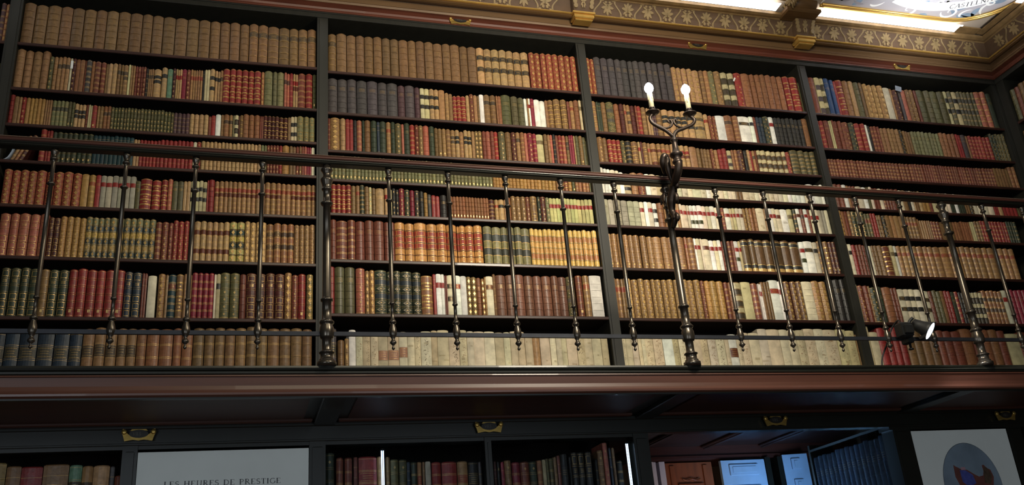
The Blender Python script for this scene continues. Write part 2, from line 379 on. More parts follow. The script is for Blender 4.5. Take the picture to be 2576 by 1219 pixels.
# stroke-built roman capitals
def arc(cx, cy, rx, ry, a0, a1, n=10):
    return [(cx + rx * math.cos(math.radians(a0 + (a1 - a0) * i / n)), cy + ry * math.sin(math.radians(a0 + (a1 - a0) * i / n))) for i in range(n + 1)]
TH, TN = .13, .055
GL = {
 'L': (.62, [([(.14, 0), (.14, 1)], TH), ([(.02, 1), (.28, 1)], TN), ([(.02, 0), (.58, 0), (.60, .2)], TN)]),
 'E': (.66, [([(.14, 0), (.14, 1)], TH), ([(.02, 1), (.56, 1), (.57, .82)], TN), ([(.02, 0), (.58, 0), (.61, .2)], TN), ([(.14, .52), (.44, .52)], TN)]),
 'S': (.56, [(arc(.28, .74, .21, .25, 30, 270, 10) + arc(.26, .26, .23, .25, 90, -150, 10), .09)]),
 'H': (.82, [([(.14, 0), (.14, 1)], TH), ([(.66, 0), (.66, 1)], TH), ([(.14, .52), (.66, .52)], TN), ([(.02, 0), (.27, 0)], TN), ([(.02, 1), (.27, 1)], TN), ([(.53, 0), (.79, 0)], TN), ([(.53, 1), (.79, 1)], TN)]),
 'U': (.80, [([(.14, 1), (.14, .34)] + arc(.39, .30, .25, .29, 180, 360, 10) + [(.64, 1)], .09), ([(.02, 1), (.27, 1)], TN), ([(.53, 1), (.76, 1)], TN)]),
 'R': (.74, [([(.14, 0), (.14, 1)], TH), ([(.02, 1), (.30, 1)] + arc(.32, .76, .20, .24, 90, -90, 8) + [(.14, .52)], .08), ([(.32, .5), (.66, 0), (.74, 0)], TH * .8), ([(.02, 0), (.27, 0)], TN)]),
 'D': (.80, [([(.14, 0), (.14, 1)], TH), ([(.02, 1), (.28, 1)] + arc(.30, .5, .40, .5, 90, -90, 14) + [(.02, 0)], .08)]),
 'P': (.66, [([(.14, 0), (.14, 1)], TH), ([(.02, 1), (.30, 1)] + arc(.32, .74, .22, .26, 90, -90, 8) + [(.14, .48)], .08), ([(.02, 0), (.27, 0)], TN)]),
 'T': (.68, [([(.33, 0), (.33, 1)], TH), ([(.02, .80), (.04, 1), (.62, 1), (.64, .80)], TN), ([(.20, 0), (.46, 0)], TN)]),
 'I': (.34, [([(.16, 0), (.16, 1)], TH), ([(.03, 0), (.29, 0)], TN), ([(.03, 1), (.29, 1)], TN)]),
 'G': (.80, [(arc(.42, .5, .36, .5, 45, 330, 16) + [(.72, .08), (.72, .42)], .09), ([(.56, .42), (.80, .42)], TN)]),
 'C': (.72, [(arc(.40, .5, .34, .5, 50, 315, 16), .10)]),
 'A': (.78, [([(.08, 0), (.38, 1)], TN * 1.3), ([(.38, 1), (.70, 0)], TH), ([(.18, .36), (.56, .36)], TN), ([(0, 0), (.18, 0)], TN), ([(.58, 0), (.80, 0)], TN)]),
 'N': (.82, [([(.14, 0), (.14, 1)], TN * 1.3), ([(.14, 1), (.66, 0)], TH), ([(.66, 0), (.66, 1)], TN * 1.3), ([(.02, 0), (.26, 0)], TN), ([(.54, 1), (.78, 1)], TN)]),
 'V': (.74, [([(.06, 1), (.36, 0)], TH), ([(.36, 0), (.66, 1)], TN * 1.3)]),
 ' ': (.42, []), '.': (.2, [([(.08, .02), (.08, .12)], .1)]),
}
def lettering(mb, text, fn, h, t=.0008, track=.06):
    """text running along a with cap height h; fn(a, b, lift)"""
    x = 0
    for ch in text:
        wd, st = GL[ch]
        for pl, th in st:
            n = len(pl); A = []; B = []
            for i, (px, py) in enumerate(pl):
                q0 = pl[max(i - 1, 0)]; q1 = pl[min(i + 1, n - 1)]; dx, dy = q1[0] - q0[0], q1[1] - q0[1]; l = math.hypot(dx, dy) or 1
                nx, ny = -dy / l * th / 2, dx / l * th / 2
                A.append(((px + nx) * h + x, (py + ny) * h)); B.append(((px - nx) * h + x, (py - ny) * h))
            for i in range(n - 1):
                mb.add([fn(*A[i], t), fn(*A[i + 1], t), fn(*B[i + 1], t), fn(*B[i], t)], [(0, 1, 2, 3)])
        x += (wd + track) * h
    return x
def text_width(text, h, track=.06): return sum((GL[c][0] + track) * h for c in text)
lt = MB()
lettering(lt, 'CASTELNA', lambda a, b, l: cfn(*rib(.30 + a / .70, .706 - b), .0018), .047)
lt.build('ribbon_lettering', INK, ceil)

# moulding behind the cornice lip, its strong light put in as emission; cover boards
def glow_band(pts, label):
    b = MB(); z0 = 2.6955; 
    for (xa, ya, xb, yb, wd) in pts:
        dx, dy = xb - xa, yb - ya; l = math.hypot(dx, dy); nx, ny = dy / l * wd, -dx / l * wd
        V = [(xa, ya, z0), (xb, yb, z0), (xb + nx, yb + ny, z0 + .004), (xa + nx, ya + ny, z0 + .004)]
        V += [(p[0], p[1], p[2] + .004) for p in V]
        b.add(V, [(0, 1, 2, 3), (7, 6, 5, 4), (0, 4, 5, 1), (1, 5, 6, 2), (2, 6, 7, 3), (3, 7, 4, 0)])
    return tag(b.build('glowing_moulding', GLOW_BAND), label, 'light strip', 'glowing mouldings behind the cornice lip')
glow_band([(-.8, -.186, 4.56, -.186, .074)], 'white lit moulding made to glow behind the cornice lip left of the ceiling scroll')
glow_band([(4.88, -.186, 6.02, -.186, .074)], 'white lit moulding made to glow behind the cornice lip below the painted ceiling panel')
t = thing('cornice_cover_board', 'short gilded board covering the glowing moulding end near the corner', 'board', (6.1, -.2, 2.7))
b = MB(); b.box(6.0, 6.18, -.25, -.18, 2.6955, 2.705, bev=.001); part(b, 'board', LEDGE, t)
t = thing('cornice_cover_board', 'long pinkish board covering the ledge along the right-hand cornice', 'board', (6.2, -.5, 2.7))
b = MB(); b.box(6.19, 6.245, -.55, -.19, 2.6955, 2.704, bev=.001); part(b, 'board', LEDGE, t)
b = MB(); b.box(6.195, 6.245, -1.6, -.56, 2.6955, 2.703); GLOW_BAND_R = b.build('glowing_moulding', GLOW_BAND)
tag(GLOW_BAND_R, 'lit moulding made to glow behind the cornice lip of the right-hand wall', 'light strip', 'glowing mouldings behind the cornice lip')

# ------------------------------------------------------------------ gallery bookcase
SH = [[2071, 1798, 1587, 1380, 1139, 867, 563], [2056, 1786, 1546, 1367, 1164, 896, 597], [2049, 1785, 1577, 1369, 1162, 895, 592], [2048, 1783, 1575, 1354, 1155, 892, 584]]
gb = thing('gallery_bookcase', 'tall dark bookcase of four full bays standing on the gallery behind the railing', 'bookcase', (3.2, .1, .06))
DEP = .22
for k in range(5):
    b = MB(); x = k * BW if k < 4 else 6.416; hw = .0305
    b.box(x - hw, x + hw, -.006, DEP, .06, 2.42, bev=.002)
    b.box(x - hw + .012, x + hw - .012, -.011, -.005, .07, 2.40, bev=.002)
    part(b, 'upright', WOOD_DARK, gb)
for bay in range(-1, 4):
    x0, x1 = bay * BW + .0305, (bay + 1) * BW - (.0305 if bay < 3 else .015)
    if bay == -1: x0 = -1.1
    for z in SH[max(bay, 0)]:
        z = z / 1000; b = MB()
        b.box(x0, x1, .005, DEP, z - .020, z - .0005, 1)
        prof = [(-.005, -.0005), (-.007, -.002), (.0, -.001)]
        b.box(x0, x1, -.002, .006, z - .019, z - .0005, 0, bev=.003)
        part(b, 'shelf', [SHELF, SHELF_UNDER], gb)
    b = MB(); b.box(x0, x1, -.002, DEP, .065, ZF - .0005); part(b, 'shelf', SHELF, gb)
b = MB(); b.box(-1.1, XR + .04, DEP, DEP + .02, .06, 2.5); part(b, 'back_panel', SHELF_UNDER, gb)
b = MB(); b.box(-1.2, XR - .005, -.012, DEP, 2.408, 2.445, bev=.002); b.box(-1.2, XR - .005, -.018, -.010, 2.436, 2.445, bev=.002); part(b, 'top_rail', WOOD_DARK, gb)
b = MB()
b.sweep([(-.1, 2.443), (.022, 2.443), (.022, 2.452), (.018, 2.462), (.022, 2.474), (.040, 2.482), (.052, 2.485), (-.1, 2.487)], lambda d: [(-1.3, -d), (XR - d, -d)], 0)
part(b, 'frieze_board', MAHOG, gb)

# right-hand bookcase
rb_ = thing('corner_bookcase', 'dark bookcase of the right-hand wall seen edge on at the corner', 'bookcase', (XR + .1, -1, 0))
b = MB(); b.box(XR - .01, XR + .25, -.08, -.014, .06, 2.42, bev=.003); part(b, 'upright', WOOD_DARK, rb_)
b = MB(); b.box(XR - .015, XR + .25, -1.7, -1.64, .06, 2.42); part(b, 'upright', WOOD_DARK, rb_)
for z in (2.06, 1.79, 1.56, 1.36, 1.15, .89, .58):
    b = MB(); b.box(XR + .002, XR + .25, -1.64, -.08, z - .02, z - .0005, bev=.002); part(b, 'shelf', SHELF, rb_)
b = MB(); b.box(XR + .25, XR + .27, -1.7, 0, .06, 2.5); part(b, 'back_panel', SHELF_UNDER, rb_)
b = MB(); b.box(XR - .012, XR + .25, -4, -.012, 2.408, 2.445); b.sweep([(-.1, 2.443), (.022, 2.443), (.018, 2.462), (.022, 2.474), (.052, 2.485), (-.1, 2.487)], lambda d: [(XR - d, -d), (XR - d, -4)], 1)
part(b, 'top_rail', [WOOD_DARK, MAHOG], rb_)

# ------------------------------------------------------------------ number plates
def plate(x, y, z, label, dim=False):
    t = thing('number_plate', label, 'number plate', (x, y, z), 'brass shelf number plates')
    f = lambda a, b, h: (x + a, y - h, z + b)
    b = MB(); W2, H2 = .072, .030
    out = [(-W2, .012), (-W2 * .93, .026), (-W2 * .78, .024), (-W2 * .7, .008), (-W2 * .45, -.006), (0, -.013), (W2 * .45, -.006), (W2 * .7, .008), (W2 * .78, .024), (W2 * .93, .026), (W2, .012), (W2 * .9, -.004), (W2 * .80, -.028), (W2 * .3, -.022), (0, -.026), (-W2 * .3, -.022), (-W2 * .80, -.028), (-W2 * .9, -.004)]
    b.prism(out[:9] + out[9:], f, .006)
    for s_ in (-1, 1): b.lathe(0, 0, [(0, .012), (.006, .012), (.010, .007), (.010, .002)], 10, axis=(0, -1, 0), origin=(x + s_ * W2 * .84, y - .004, z + .012))
    b.prism([(-.036, .017), (.036, .017), (.030, .024), (-.030, .024)], f, .007)
    part(b, 'brass_frame', BRASS, t)
    b = MB(); b.prism([(.040 * math.cos(q * math.pi / 10), .003 + .018 * math.sin(q * math.pi / 10)) for q in range(20)], f, .009); part(b, 'plaque', PLAQUE, t)
    b = MB(); lettering(b, 'VII.S', lambda a, c, l: (x - .024 + a, y - .0095 - l, z - .004 + c), .014); part(b, 'lettering', PLAQTXT, t)
for x, n in ((2.423, 'over the second full bay'), (4.023, 'over the third full bay'), (5.617, 'over the fourth bay beside the corner')):
    plate(x, -.024, 2.472, 'brass number plate on the red-brown frieze ' + n)
for x, n in ((.79, 'over the left exhibition panel'), (2.393, 'over the glazed case'), (3.99, 'over the open doorway'), (5.515, 'at the far right edge')):
    plate(x, -.172, -.040, 'dim brass number plate below the gallery, ' + n)

# ------------------------------------------------------------------ gallery
def yr(x): return -(.9 - .0071 * (x - 3))
GX0, GX1 = -1.6, 6.42
gal = thing('gallery', 'wooden gallery walkway with a long reddish-brown fascia in front of the bookcase', 'gallery', (3, -.45, 0))
def gpath(d): return [(GX0, yr(GX0) - d), (GX1, yr(GX1) - d)]
b = MB(); b.box(GX0, GX1, -.90, .24, .045, .062); part(b, 'walkway', WOOD_DARK, gal)
b = MB(); b.sweep([(-.14, .055), (-.14, .0675), (.005, .0675), (.012, .065), (.014, .057), (.010, .050), (.003, .047), (.008, .044), (.008, .036), (.002, .033), (-.02, .030)], gpath); part(b, 'edge_moulding', BLACKWOOD, gal)
b = MB(); b.sweep([(-.02, .032), (.004, .032), (.006, .026), (.001, .024), (.0, -.010), (.004, -.026), (.009, -.034), (-.02, -.035)], gpath); part(b, 'fascia', FASCIA, gal)
b = MB(); b.sweep([(-.03, -.034), (.010, -.034), (.015, -.040), (.014, -.048), (.006, -.054), (-.03, -.055)], gpath); part(b, 'fascia_bead', FASCIA, gal)
b = MB(); b.sweep([(-.10, -.02), (-.10, -.034), (-.05, -.052), (-.01, -.061), (.0, -.060), (.002, -.054), (-.04, -.040)], gpath); part(b, 'lower_moulding', BLACKWOOD, gal)
b = MB(); b.box(GX0, GX1, -.86, -.10, .010, .046); part(b, 'soffit_frame', BLACKWOOD, gal)
for k in range(-1, 5):
    x = k * BW - (.0 if k < 2 else -.03)
    b = MB(); b.box(x - .05, x + .05, -.86, -.14, -.012, .012, bev=.004); part(b, 'soffit_beam', BLACKWOOD, gal)
    if k < 4:
        b = MB(); x1 = x + BW
        b.box(x + .10, x1 - .10, -.74, -.24, .003, .0105); b.box(x + .06, x1 - .06, -.80, -.76, -.006, .011, bev=.004); b.box(x + .06, x1 - .06, -.22, -.19, -.006, .011, bev=.004)
        part(b, 'soffit_panel', SOFFIT, gal)

# ------------------------------------------------------------------ railing
rail = thing('gallery_railing', 'iron balustrade with turned balusters and a brown wooden handrail along the gallery', 'railing', (3, -.9, .07))
def rpath(d): return [(GX0, yr(GX0) - d), (GX1, yr(GX1) - d)]
b = MB(); b.sweep([(-.029, .986), (-.027, .983), (.028, .983), (.031, .986), (.031, .993), (.027, .998), (-.027, .998), (-.030, .992)], rpath)
hr = part(b, 'handrail', RAILWOOD, rail)
b = MB(); b.sweep([(-.027, .9975), (.027, .9975), (.031, .9985), (.027, 1.003), (-.027, 1.003), (-.030, 1.000)], rpath); b.v = [(a - rail.location.x, c - rail.location.y, d - rail.location.z) for a, c, d in b.v]
o = b.build('worn_cap', RAILCAP, hr); o['label'] = 'paler worn top edge'
b = MB(); b.sweep([(-.022, .983), (-.022, .979), (-.018, .977), (-.020, .970), (-.016, .965), (.018, .965), (.024, .969), (.021, .976), (.025, .979), (.025, .983)], rpath); part(b, 'underrail', BLACKWOOD, rail)
b = MB(); b.sweep([(-.006, .192), (.006, .192), (.006, .209), (-.006, .209)], rpath); part(b, 'bottom_bar', BARS, rail)
BAL = [(.134, .002), (.138, .007), (.142, .0085), (.147, .006), (.151, .004), (.155, .006), (.163, .0165), (.168, .0165), (.172, .013), (.178, .008), (.184, .009), (.192, .016), (.200, .020), (.212, .020), (.226, .017), (.240, .012), (.248, .010), (.2485, .017), (.255, .018), (.262, .014), (.266, .0095), (.29, .0088), (.330, .0082), (.331, .0125), (.336, .015), (.340, .0125), (.342, .0105), (.56, .0115), (.806, .0105), (.807, .015), (.812, .0195), (.817, .015), (.819, .010), (.905, .010), (.918, .0105), (.919, .017), (.924, .0185), (.929, .014), (.932, .011), (.940, .012), (.950, .017), (.954, .0190), (.958, .0190), (.966, .012)]
POST = [(.066, .046), (.082, .046), (.084, .040), (.088, .036), (.093, .036), (.094, .030), (.118, .030), (.119, .036), (.123, .037), (.128, .026), (.133, .0225), (.180, .0225), (.182, .030), (.188, .033), (.205, .036), (.225, .034), (.236, .029), (.243, .028), (.244, .034), (.251, .036), (.257, .030), (.262, .023), (.340, .022), (.341, .029), (.347, .031), (.352, .025), (.356, .0215), (.60, .020), (.775, .018), (.776, .027), (.784, .032), (.790, .025), (.795, .018), (.845, .018), (.847, .025), (.852, .026), (.858, .02), (.870, .024), (.888, .030), (.893, .032), (.900, .031), (.902, .025), (.915, .0185), (.925, .019), (.936, .026), (.942, .031), (.948, .029), (.953, .019), (.966, .019)]
BAL = [(z, r * .82) for z, r in BAL]; POST = [(z, r * .84) for z, r in POST]
for i in range(-4, 22):
    x = .466 + .2696 * i; y = yr(x)
    if i in (-2, 4, 10, 16):
        b = MB(); b.lathe(x, y, POST, 24); part(b, 'post', IRON, rail)
    else:
        b = MB(); b.lathe(x, y, BAL, 16); part(b, 'baluster', IRON, rail)

# ------------------------------------------------------------------ candelabrum on the middle post
PX, PY = 3.162, yr(3.162)
cd = thing('candelabrum', 'bronze two-branched electric candelabrum bracketed to the middle railing post', 'lamp', (PX, PY, .75))
YC = -1.065
b = MB()
b.tube([(PX, PY - .02, .735), (PX + .004, PY - .045, .775), (PX, PY - .035, .815), (PX - .004, PY - .05, .86), (PX, PY - .075, .90), (3.158, PY - .10, .93)], [.012, .016, .016, .022, .02, .014], 12)
for cz, cy, r in ((.775, PY - .05, .020), (.868, PY - .065, .028), (.925, PY - .095, .022)):
    sp = []
    for i in range(16):
        a = -1.2 + i * .55; q = r * (1 - i / 18); sp.append((PX + .006, cy - q * math.cos(a), cz + q * math.sin(a)))
    b.tube(sp, [.011, .007], 8, smooth=0); b.lathe(0, 0, [(-.018, .011), (.018, .011)], 12, axis=(1, 0, 0), origin=(PX + .006, cy, cz))
for q in range(5):
    a = q * 1.256; b.tube([(PX, PY, .93), (PX + .022 * math.cos(a), PY + .022 * math.sin(a), .905), (PX + .030 * math.cos(a), PY + .030 * math.sin(a), .87)], [.008, .010, .003], 8)
part(b, 'bracket', BRONZE, cd)
b = MB()
b.tube([(3.158, PY - .095, .925), (3.158, -1.02, .935), (3.160, -1.055, .965), (3.162, YC - .004, 1.00), (3.161, YC, 1.03)], [.016, .018, .019, .019, .016], 12)
part(b, 'swan_neck', BRONZE, cd)
b = MB(); b.tube([(3.145, -.955, 1.00), (3.125, -.985, 1.045), (3.13, -1.00, 1.075), (3.145, -1.0, 1.06), (3.14, -1.0, 1.02), (3.15, -.99, .975), (3.158, -.985, .945)], [.010, .016, .014, .012, .016, .012, .008], 10)
part(b, 'leaf_scroll', BRONZE, cd)
b = MB(); b.lathe(3.160, YC, [(.998, .017), (1.004, .023), (1.012, .024), (1.018, .020), (1.028, .017), (1.036, .024), (1.044, .031), (1.052, .031), (1.058, .022), (1.064, .017), (1.085, .014), (1.105, .013), (1.118, .013), (1.122, .018), (1.130, .018), (1.134, .012), (1.150, .010)], 20); part(b, 'knop_stem', BRONZE, cd)
arms = {0: [(3.161, 1.145), (3.125, 1.176), (3.087, 1.195), (3.059, 1.214), (3.052, 1.238), (3.066, 1.260)], 1: [(3.161, 1.145), (3.182, 1.176), (3.227, 1.197), (3.271, 1.220), (3.288, 1.246), (3.270, 1.268)]}
curls = {0: [(3.100, 1.190), (3.128, 1.187), (3.152, 1.198), (3.163, 1.218), (3.155, 1.233), (3.143, 1.226), (3.147, 1.219)], 1: [(3.245, 1.206), (3.212, 1.196), (3.187, 1.203), (3.173, 1.222), (3.178, 1.238), (3.190, 1.234), (3.188, 1.226)]}
for k in (0, 1):
    b = MB(); b.tube([(x, YC, z) for x, z in arms[k]], [.010, .009, .0085, .008], 10); part(b, 'arm', BRONZE, cd)
    b = MB(); b.tube([(x, YC - .004, z) for x, z in curls[k]], [.004, .006, .006, .0055], 8); part(b, 'scroll', BRONZE, cd)
    cx, cz = ((3.070, 1.266), (3.268, 1.276))[k]
    b = MB(); b.lathe(cx, YC, [(cz - .012, .009), (cz - .004, .012), (cz, .030), (cz + .004, .034), (cz + .006, .033), (cz + .004, .026), (cz + .003, .014), (cz + .012, .012), (cz + .022, .012), (cz + .024, .015), (cz + .030, .015), (cz + .032, .010)], 22); part(b, 'drip_pan', BRONZE, cd)
    b = MB(); b.lathe(cx, YC, [(cz + .030, .0125), (cz + .100, .0120), (cz + .112, .0115), (cz + .114, .008)], 16)
    rr = random.Random(k)
    for j in range(4):
        a = rr.random() * 6.3; L_ = rr.uniform(.02, .05); b.tube([(cx + .0118 * math.cos(a), YC + .0118 * math.sin(a), cz + .113), (cx + .0125 * math.cos(a), YC + .0125 * math.sin(a), cz + .105 - L_)], [.0018, .0028], 6, smooth=0)
    part(b, 'candle_sleeve', CANDLE, cd)
    b = MB(); z0 = cz + .112; b.lathe(cx, YC, [(z0, .007), (z0 + .005, .010), (z0 + .014, .019), (z0 + .026, .0225), (z0 + .038, .0205), (z0 + .050, .013), (z0 + .058, .004)], 18); part(b, 'bulb', BULB, cd)
    l = D.lights.new('bulb_light', 'POINT'); l.energy = .9; l.color = (1, .9, .75); l.shadow_soft_size = .015
    lo = D.objects.new('bulb_light', l); C.objects.link(lo); lo.parent = cd; lo.location = Vector((cx, YC - .035, z0 + .03)) - cd.location

# ------------------------------------------------------------------ spotlight
LX, LY, LZ = 4.426, -.975, .214
ax = Vector((.52, -.60, -.62)).normalized()
sp = thing('spotlight', 'black clamped spotlight glowing bluish white on the bottom rail near the corner', 'spotlight', (4.36, yr(4.36), .2))
b = MB(); org = Vector((LX, LY, LZ)) - ax * .095
b.lathe(0, 0, [(0, .016), (.006, .026), (.035, .030), (.055, .034), (.076, .042), (.092, .048), (.094, .046), (.089, .043)], 24, axis=ax, origin=tuple(org)); part(b, 'lamp_shade', BLACKM, sp)
b = MB(); b.lathe(0, 0, [(.090, .0435), (.0912, .0435)], 24, axis=ax, origin=tuple(org)); part(b, 'lens', SPOTL, sp, 'glowing white lens')
b = MB(); b.box(4.262, 4.325, -.975, -.925, .188, .262, bev=.008); b.box(4.272, 4.318, -.99, -.975, .20, .245, bev=.004); part(b, 'driver_box', BLACKM, sp)
b = MB(); b.tube([(4.315, -.95, .235), (4.335, -.955, .27), (4.35, -.965, .285)], .008, 8); b.box(4.318, 4.350, -.935, -.885, .170, .240, bev=.004); b.lathe(0, 0, [(0, .006), (.03, .006), (.031, .012), (.038, .012)], 10, axis=(0, 0, -1), origin=(4.334, -.92, .175)); part(b, 'clamp', BLACKM, sp)
for dx in (0, 1):
    b = MB(); c0 = Vector((LX, LY, LZ)); side = Vector((0, 1, 0)).cross(ax).normalized() * (1 if dx else -1)
    p0 = c0 + side * .045 - ax * .02; p1 = p0 + side * .016 + ax * .010
    n_ = Vector((0, .03, 0)); b.add([tuple(p0 - n_), tuple(p0 + n_), tuple(p1 + n_ * .7), tuple(p1 - n_ * .7)] + [tuple(v + ax * .002) for v in (p0 - n_, p0 + n_, p1 + n_ * .7, p1 - n_ * .7)], [(0, 1, 2, 3), (7, 6, 5, 4), (0, 4, 5, 1), (1, 5, 6, 2), (2, 6, 7, 3), (3, 7, 4, 0)]); part(b, 'barn_door', BLACKM, sp)
l = D.lights.new('spot_beam', 'SPOT'); l.energy = 22; l.color = (.9, .95, 1); l.spot_size = 2.4; l.spot_blend = .6; l.shadow_soft_size = .05
lo = D.objects.new('spot_beam', l); C.objects.link(lo); lo.parent = sp; lo.location = Vector((LX, LY, LZ)) + ax * .012 - sp.location
lo.rotation_euler = ax.to_track_quat('-Z', 'Y').to_euler()
b = MB(); b.tube([(4.30, -.93, .262), (4.315, -.90, .292), (4.30, -.86, .262), (4.262, -.85, .19), (4.215, -.85, .12), (4.20, -.85, .070)], .0042, 8)
tag(b.build('power_cord', RUBBER), 'thin black cord drooping from the spotlight to the gallery floor', 'cord')

# ------------------------------------------------------------------ lower bookcase below the gallery
FY = -.15
lb = thing('lower_bookcase', 'black wall bookcase and door surround below the gallery', 'bookcase', (3, 0, -2.5))
b = MB(); b.box(-1.6, XR, FY, FY + .10, -.075, .009); b.box(-1.6, XR, FY - .012, FY, -.014, .006, bev=.003); b.box(-1.6, XR, FY - .008, FY, -.084, -.074, bev=.002); part(b, 'frieze_board', BLACKWOOD, lb)
b = MB(); b.box(-1.6, 3.24, FY + .006, FY + .1, -.100, -.073); b.box(4.72, XR, FY + .006, FY + .1, -.100, -.073); part(b, 'top_rail', BLACKWOOD, lb)
for x0, x1 in ((.725, .788), (1.531, 1.606), (2.372, 2.405), (3.160, 3.244), (4.735, 4.852), (5.520, 5.62)):
    b = MB(); b.box(x0, x1, FY, FY + .10, -2.5, -.075, bev=.004); b.box(x0 + .014, x1 - .014, FY - .006, FY + .002, -2.4, -.11, bev=.003); part(b, 'post', BLACKWOOD, lb)
b = MB(); b.box(-1.6, 3.2, .28, .30, -2.5, 0); b.box(4.96, XR, .28, .30, -2.5, 0); part(b, 'back_panel', SHELF_UNDER, lb)
b = MB(); b.box(-1.6, .725, -.09, .28, -.52, -.50); b.box(1.606, 3.16, -.09, .28, -.52, -.50); part(b, 'shelf', SHELF, lb)
for x0, x1 in ((1.606, 2.372), (2.405, 3.160)):
    b = MB(); b.box(x0, x1, FY + .02, FY + .024, -2.4, -.1); part(b, 'glass_door', GLASS, lb)
def tube_light(x, label, lean=0):
    t = thing('case_light', label, 'light', (x, FY + .035, -.125), 'vertical light tubes in the glazed case')
    for k in (0, 1):
        b = MB(); b.tube([(x + .0085 * k, FY + .035, -.128), (x + .0085 * k + lean, FY + .035, -.60)], .0028, 8, smooth=0); part(b, 'tube', TUBE, t)
    b = MB(); b.box(x - .006, x + .015, FY + .03, FY + .045, -.13, -.122); part(b, 'cap', BLACKM, t)
tube_light(1.871, 'bluish-white vertical light tube in front of the left books of the glazed case')
tube_light(3.130, 'bluish-white slanting light tube at the right end of the glazed case')

# exhibition panels
t = thing('exhibition_panel', 'large pale exhibition panel headed LES HEURES DE PRESTIGE', 'panel', (1.16, FY, -1.5))
b = MB(); b.box(.790, 1.529, FY + .004, FY + .010, -2.2, -.113); part(b, 'board', PAPER, t)
b = MB(); H_ = .0225; tx = 'LES HEURES DE PRESTIGE'; wd = text_width(tx, H_, .10)
lettering(b, tx, lambda a, c, l: (.906 + a * (.503 / wd), FY + .0035 - l, -.2672 + c), H_, .0006, .10); part(b, 'lettering', INK, t)
t = thing('exhibition_panel', 'pale exhibition panel with a printed oval picture at the right', 'panel', (5.18, FY, -1.5))
b = MB(); b.box(4.856, 5.516, FY + .004, FY + .010, -2.2, -.110); part(b, 'board', PAPER, t)
OC = (5.190, -.42)
f = lambda a, c, h: (OC[0] + a, FY + .0038 - h, OC[1] + c)
b = MB(); b.prism([(.196 * math.cos(q * math.pi / 24), .236 * math.sin(q * math.pi / 24)) for q in range(48)], f, .0003); part(b, 'oval_rim', OVALRIM, t)
b = MB(); b.prism([(.194 * math.cos(q * math.pi / 24), .234 * math.sin(q * math.pi / 24)) for q in range(48)], f, .0006); part(b, 'oval_picture', OVAL, t)
b = MB()
b.prism([(-.105, .115), (-.09, .105), (-.06, .09), (-.02, .085), (.02, .06), (.05, .045), (.08, .05), (.09, .075), (.088, .105), (.10, .11), (.12, .09), (.14, .08), (.15, .04), (.13, -.02), (.06, -.05), (-.04, -.04), (-.09, -.01), (-.11, .05)], f, .0009, 0)
b.prism([(-.07, .085), (-.03, .082), (.01, .055), (.02, .01), (-.03, -.01), (-.07, .02)], f, .0012, 1)
b.prism([(.09, .075), (.10, .10), (.125, .085), (.14, .05), (.12, 0), (.08, .01)], f, .0012, 2)
b.prism([(-.06, .10), (-.03, .10), (-.03, .085), (-.06, .085)], f, .0013, 3)
part(b, 'printed_figure', [BIRD_R, BIRD_B, BIRD_G, PINK], t, 'blue and brown printed figure')

# ------------------------------------------------------------------ passage seen through the doorway
m = MB(); m.box(3.0, 6.8, .5, 3.2, .32, .36); structure(m.build('ceiling', PASSC))
for x, nm in ((3.75, 'leftmost'), (4.35, 'second from the left'), (4.95, 'third from the left'), (5.5, 'rightmost')):
    b = MB(); b.box(x, x + .07, .5, 2.54, .296, .320, bev=.008); b.box(x + .02, x + .05, .5, 2.54, .288, .297, bev=.004); tag(b.build('ceiling_beam', PASSC), 'brown moulded ceiling beam of the passage, ' + nm, 'beam', 'ceiling beams of the passage')
m = MB(); m.box(3.0, 6.8, 2.95, 3.05, -2.5, .32); structure(m.build('wall_passage', WALLM))
m = MB(); m.box(4.3, 6.5, 2.55, 2.95, .205, .319); m.box(4.3, 6.5, 2.53, 2.56, .215, .235); structure(m.build('trim_3', MAHOG_D))
m = MB(); m.box(4.44, 4.50, 2.55, 2.62, -2.5, .2); m.box(4.50, 4.53, 2.57, 2.62, -2.5, .2); m.box(4.555, 4.605, 2.56, 2.62, -2.5, .2); structure(m.build('trim_4', WHITEP))
t = thing('wooden_door', 'reddish-brown panelled wooden door in the room beyond the doorway', 'door', (4.84, 2.6, -2.5))
b = MB(); b.box(4.61, 5.055, 2.60, 2.66, -2.4, .195, bev=.004); part(b, 'leaf', DOORW, t)
b = MB()
for x0, x1 in ((4.66, 4.70), (4.965, 5.005)): b.box(x0, x1, 2.585, 2.60, -2.3, .17, bev=.004)
for z in (.02, -.03, -.10): b.box(4.72, 4.95, 2.575, 2.60, z - .015, z, bev=.004)
b.tube([(4.76, 2.58, .055), (4.80, 2.572, .04), (4.84, 2.572, .052), (4.88, 2.572, .04), (4.92, 2.58, .055)], .006, 8)
part(b, 'carved_moulding', DOORW, t)
def shutter(x0, x1, y, top, label, ang=0):
    t = thing('window_shutter', label, 'shutter', (x0, y, -2.4), 'painted shutters beyond the doorway'); t.rotation_euler.z = ang
    W_ = x1 - x0; H_ = top + 2.4
    b = MB(); b.box(0, W_, 0, .035, 0, H_, bev=.003); o = b.build('leaf', SHUTTER, t)
    for z0, z1 in ((H_ - .13, H_ - .035), (H_ - .60, H_ - .21)):
        b = MB(); b.box(.07, W_ - .07, -.014, 0, z0, z1, bev=.006); b.box(.095, W_ - .095, -.020, -.012, z0 + .02, z1 - .02, bev=.005); b.build('raised_panel', SHUTTER, t)
shutter(5.09, 5.50, 2.5, .185, 'pale blue-lit panelled shutter beside the wooden door')
shutter(5.68, 5.90, 2.5, .215, 'narrow blue-lit shutter folded right of the wider one', -.2)
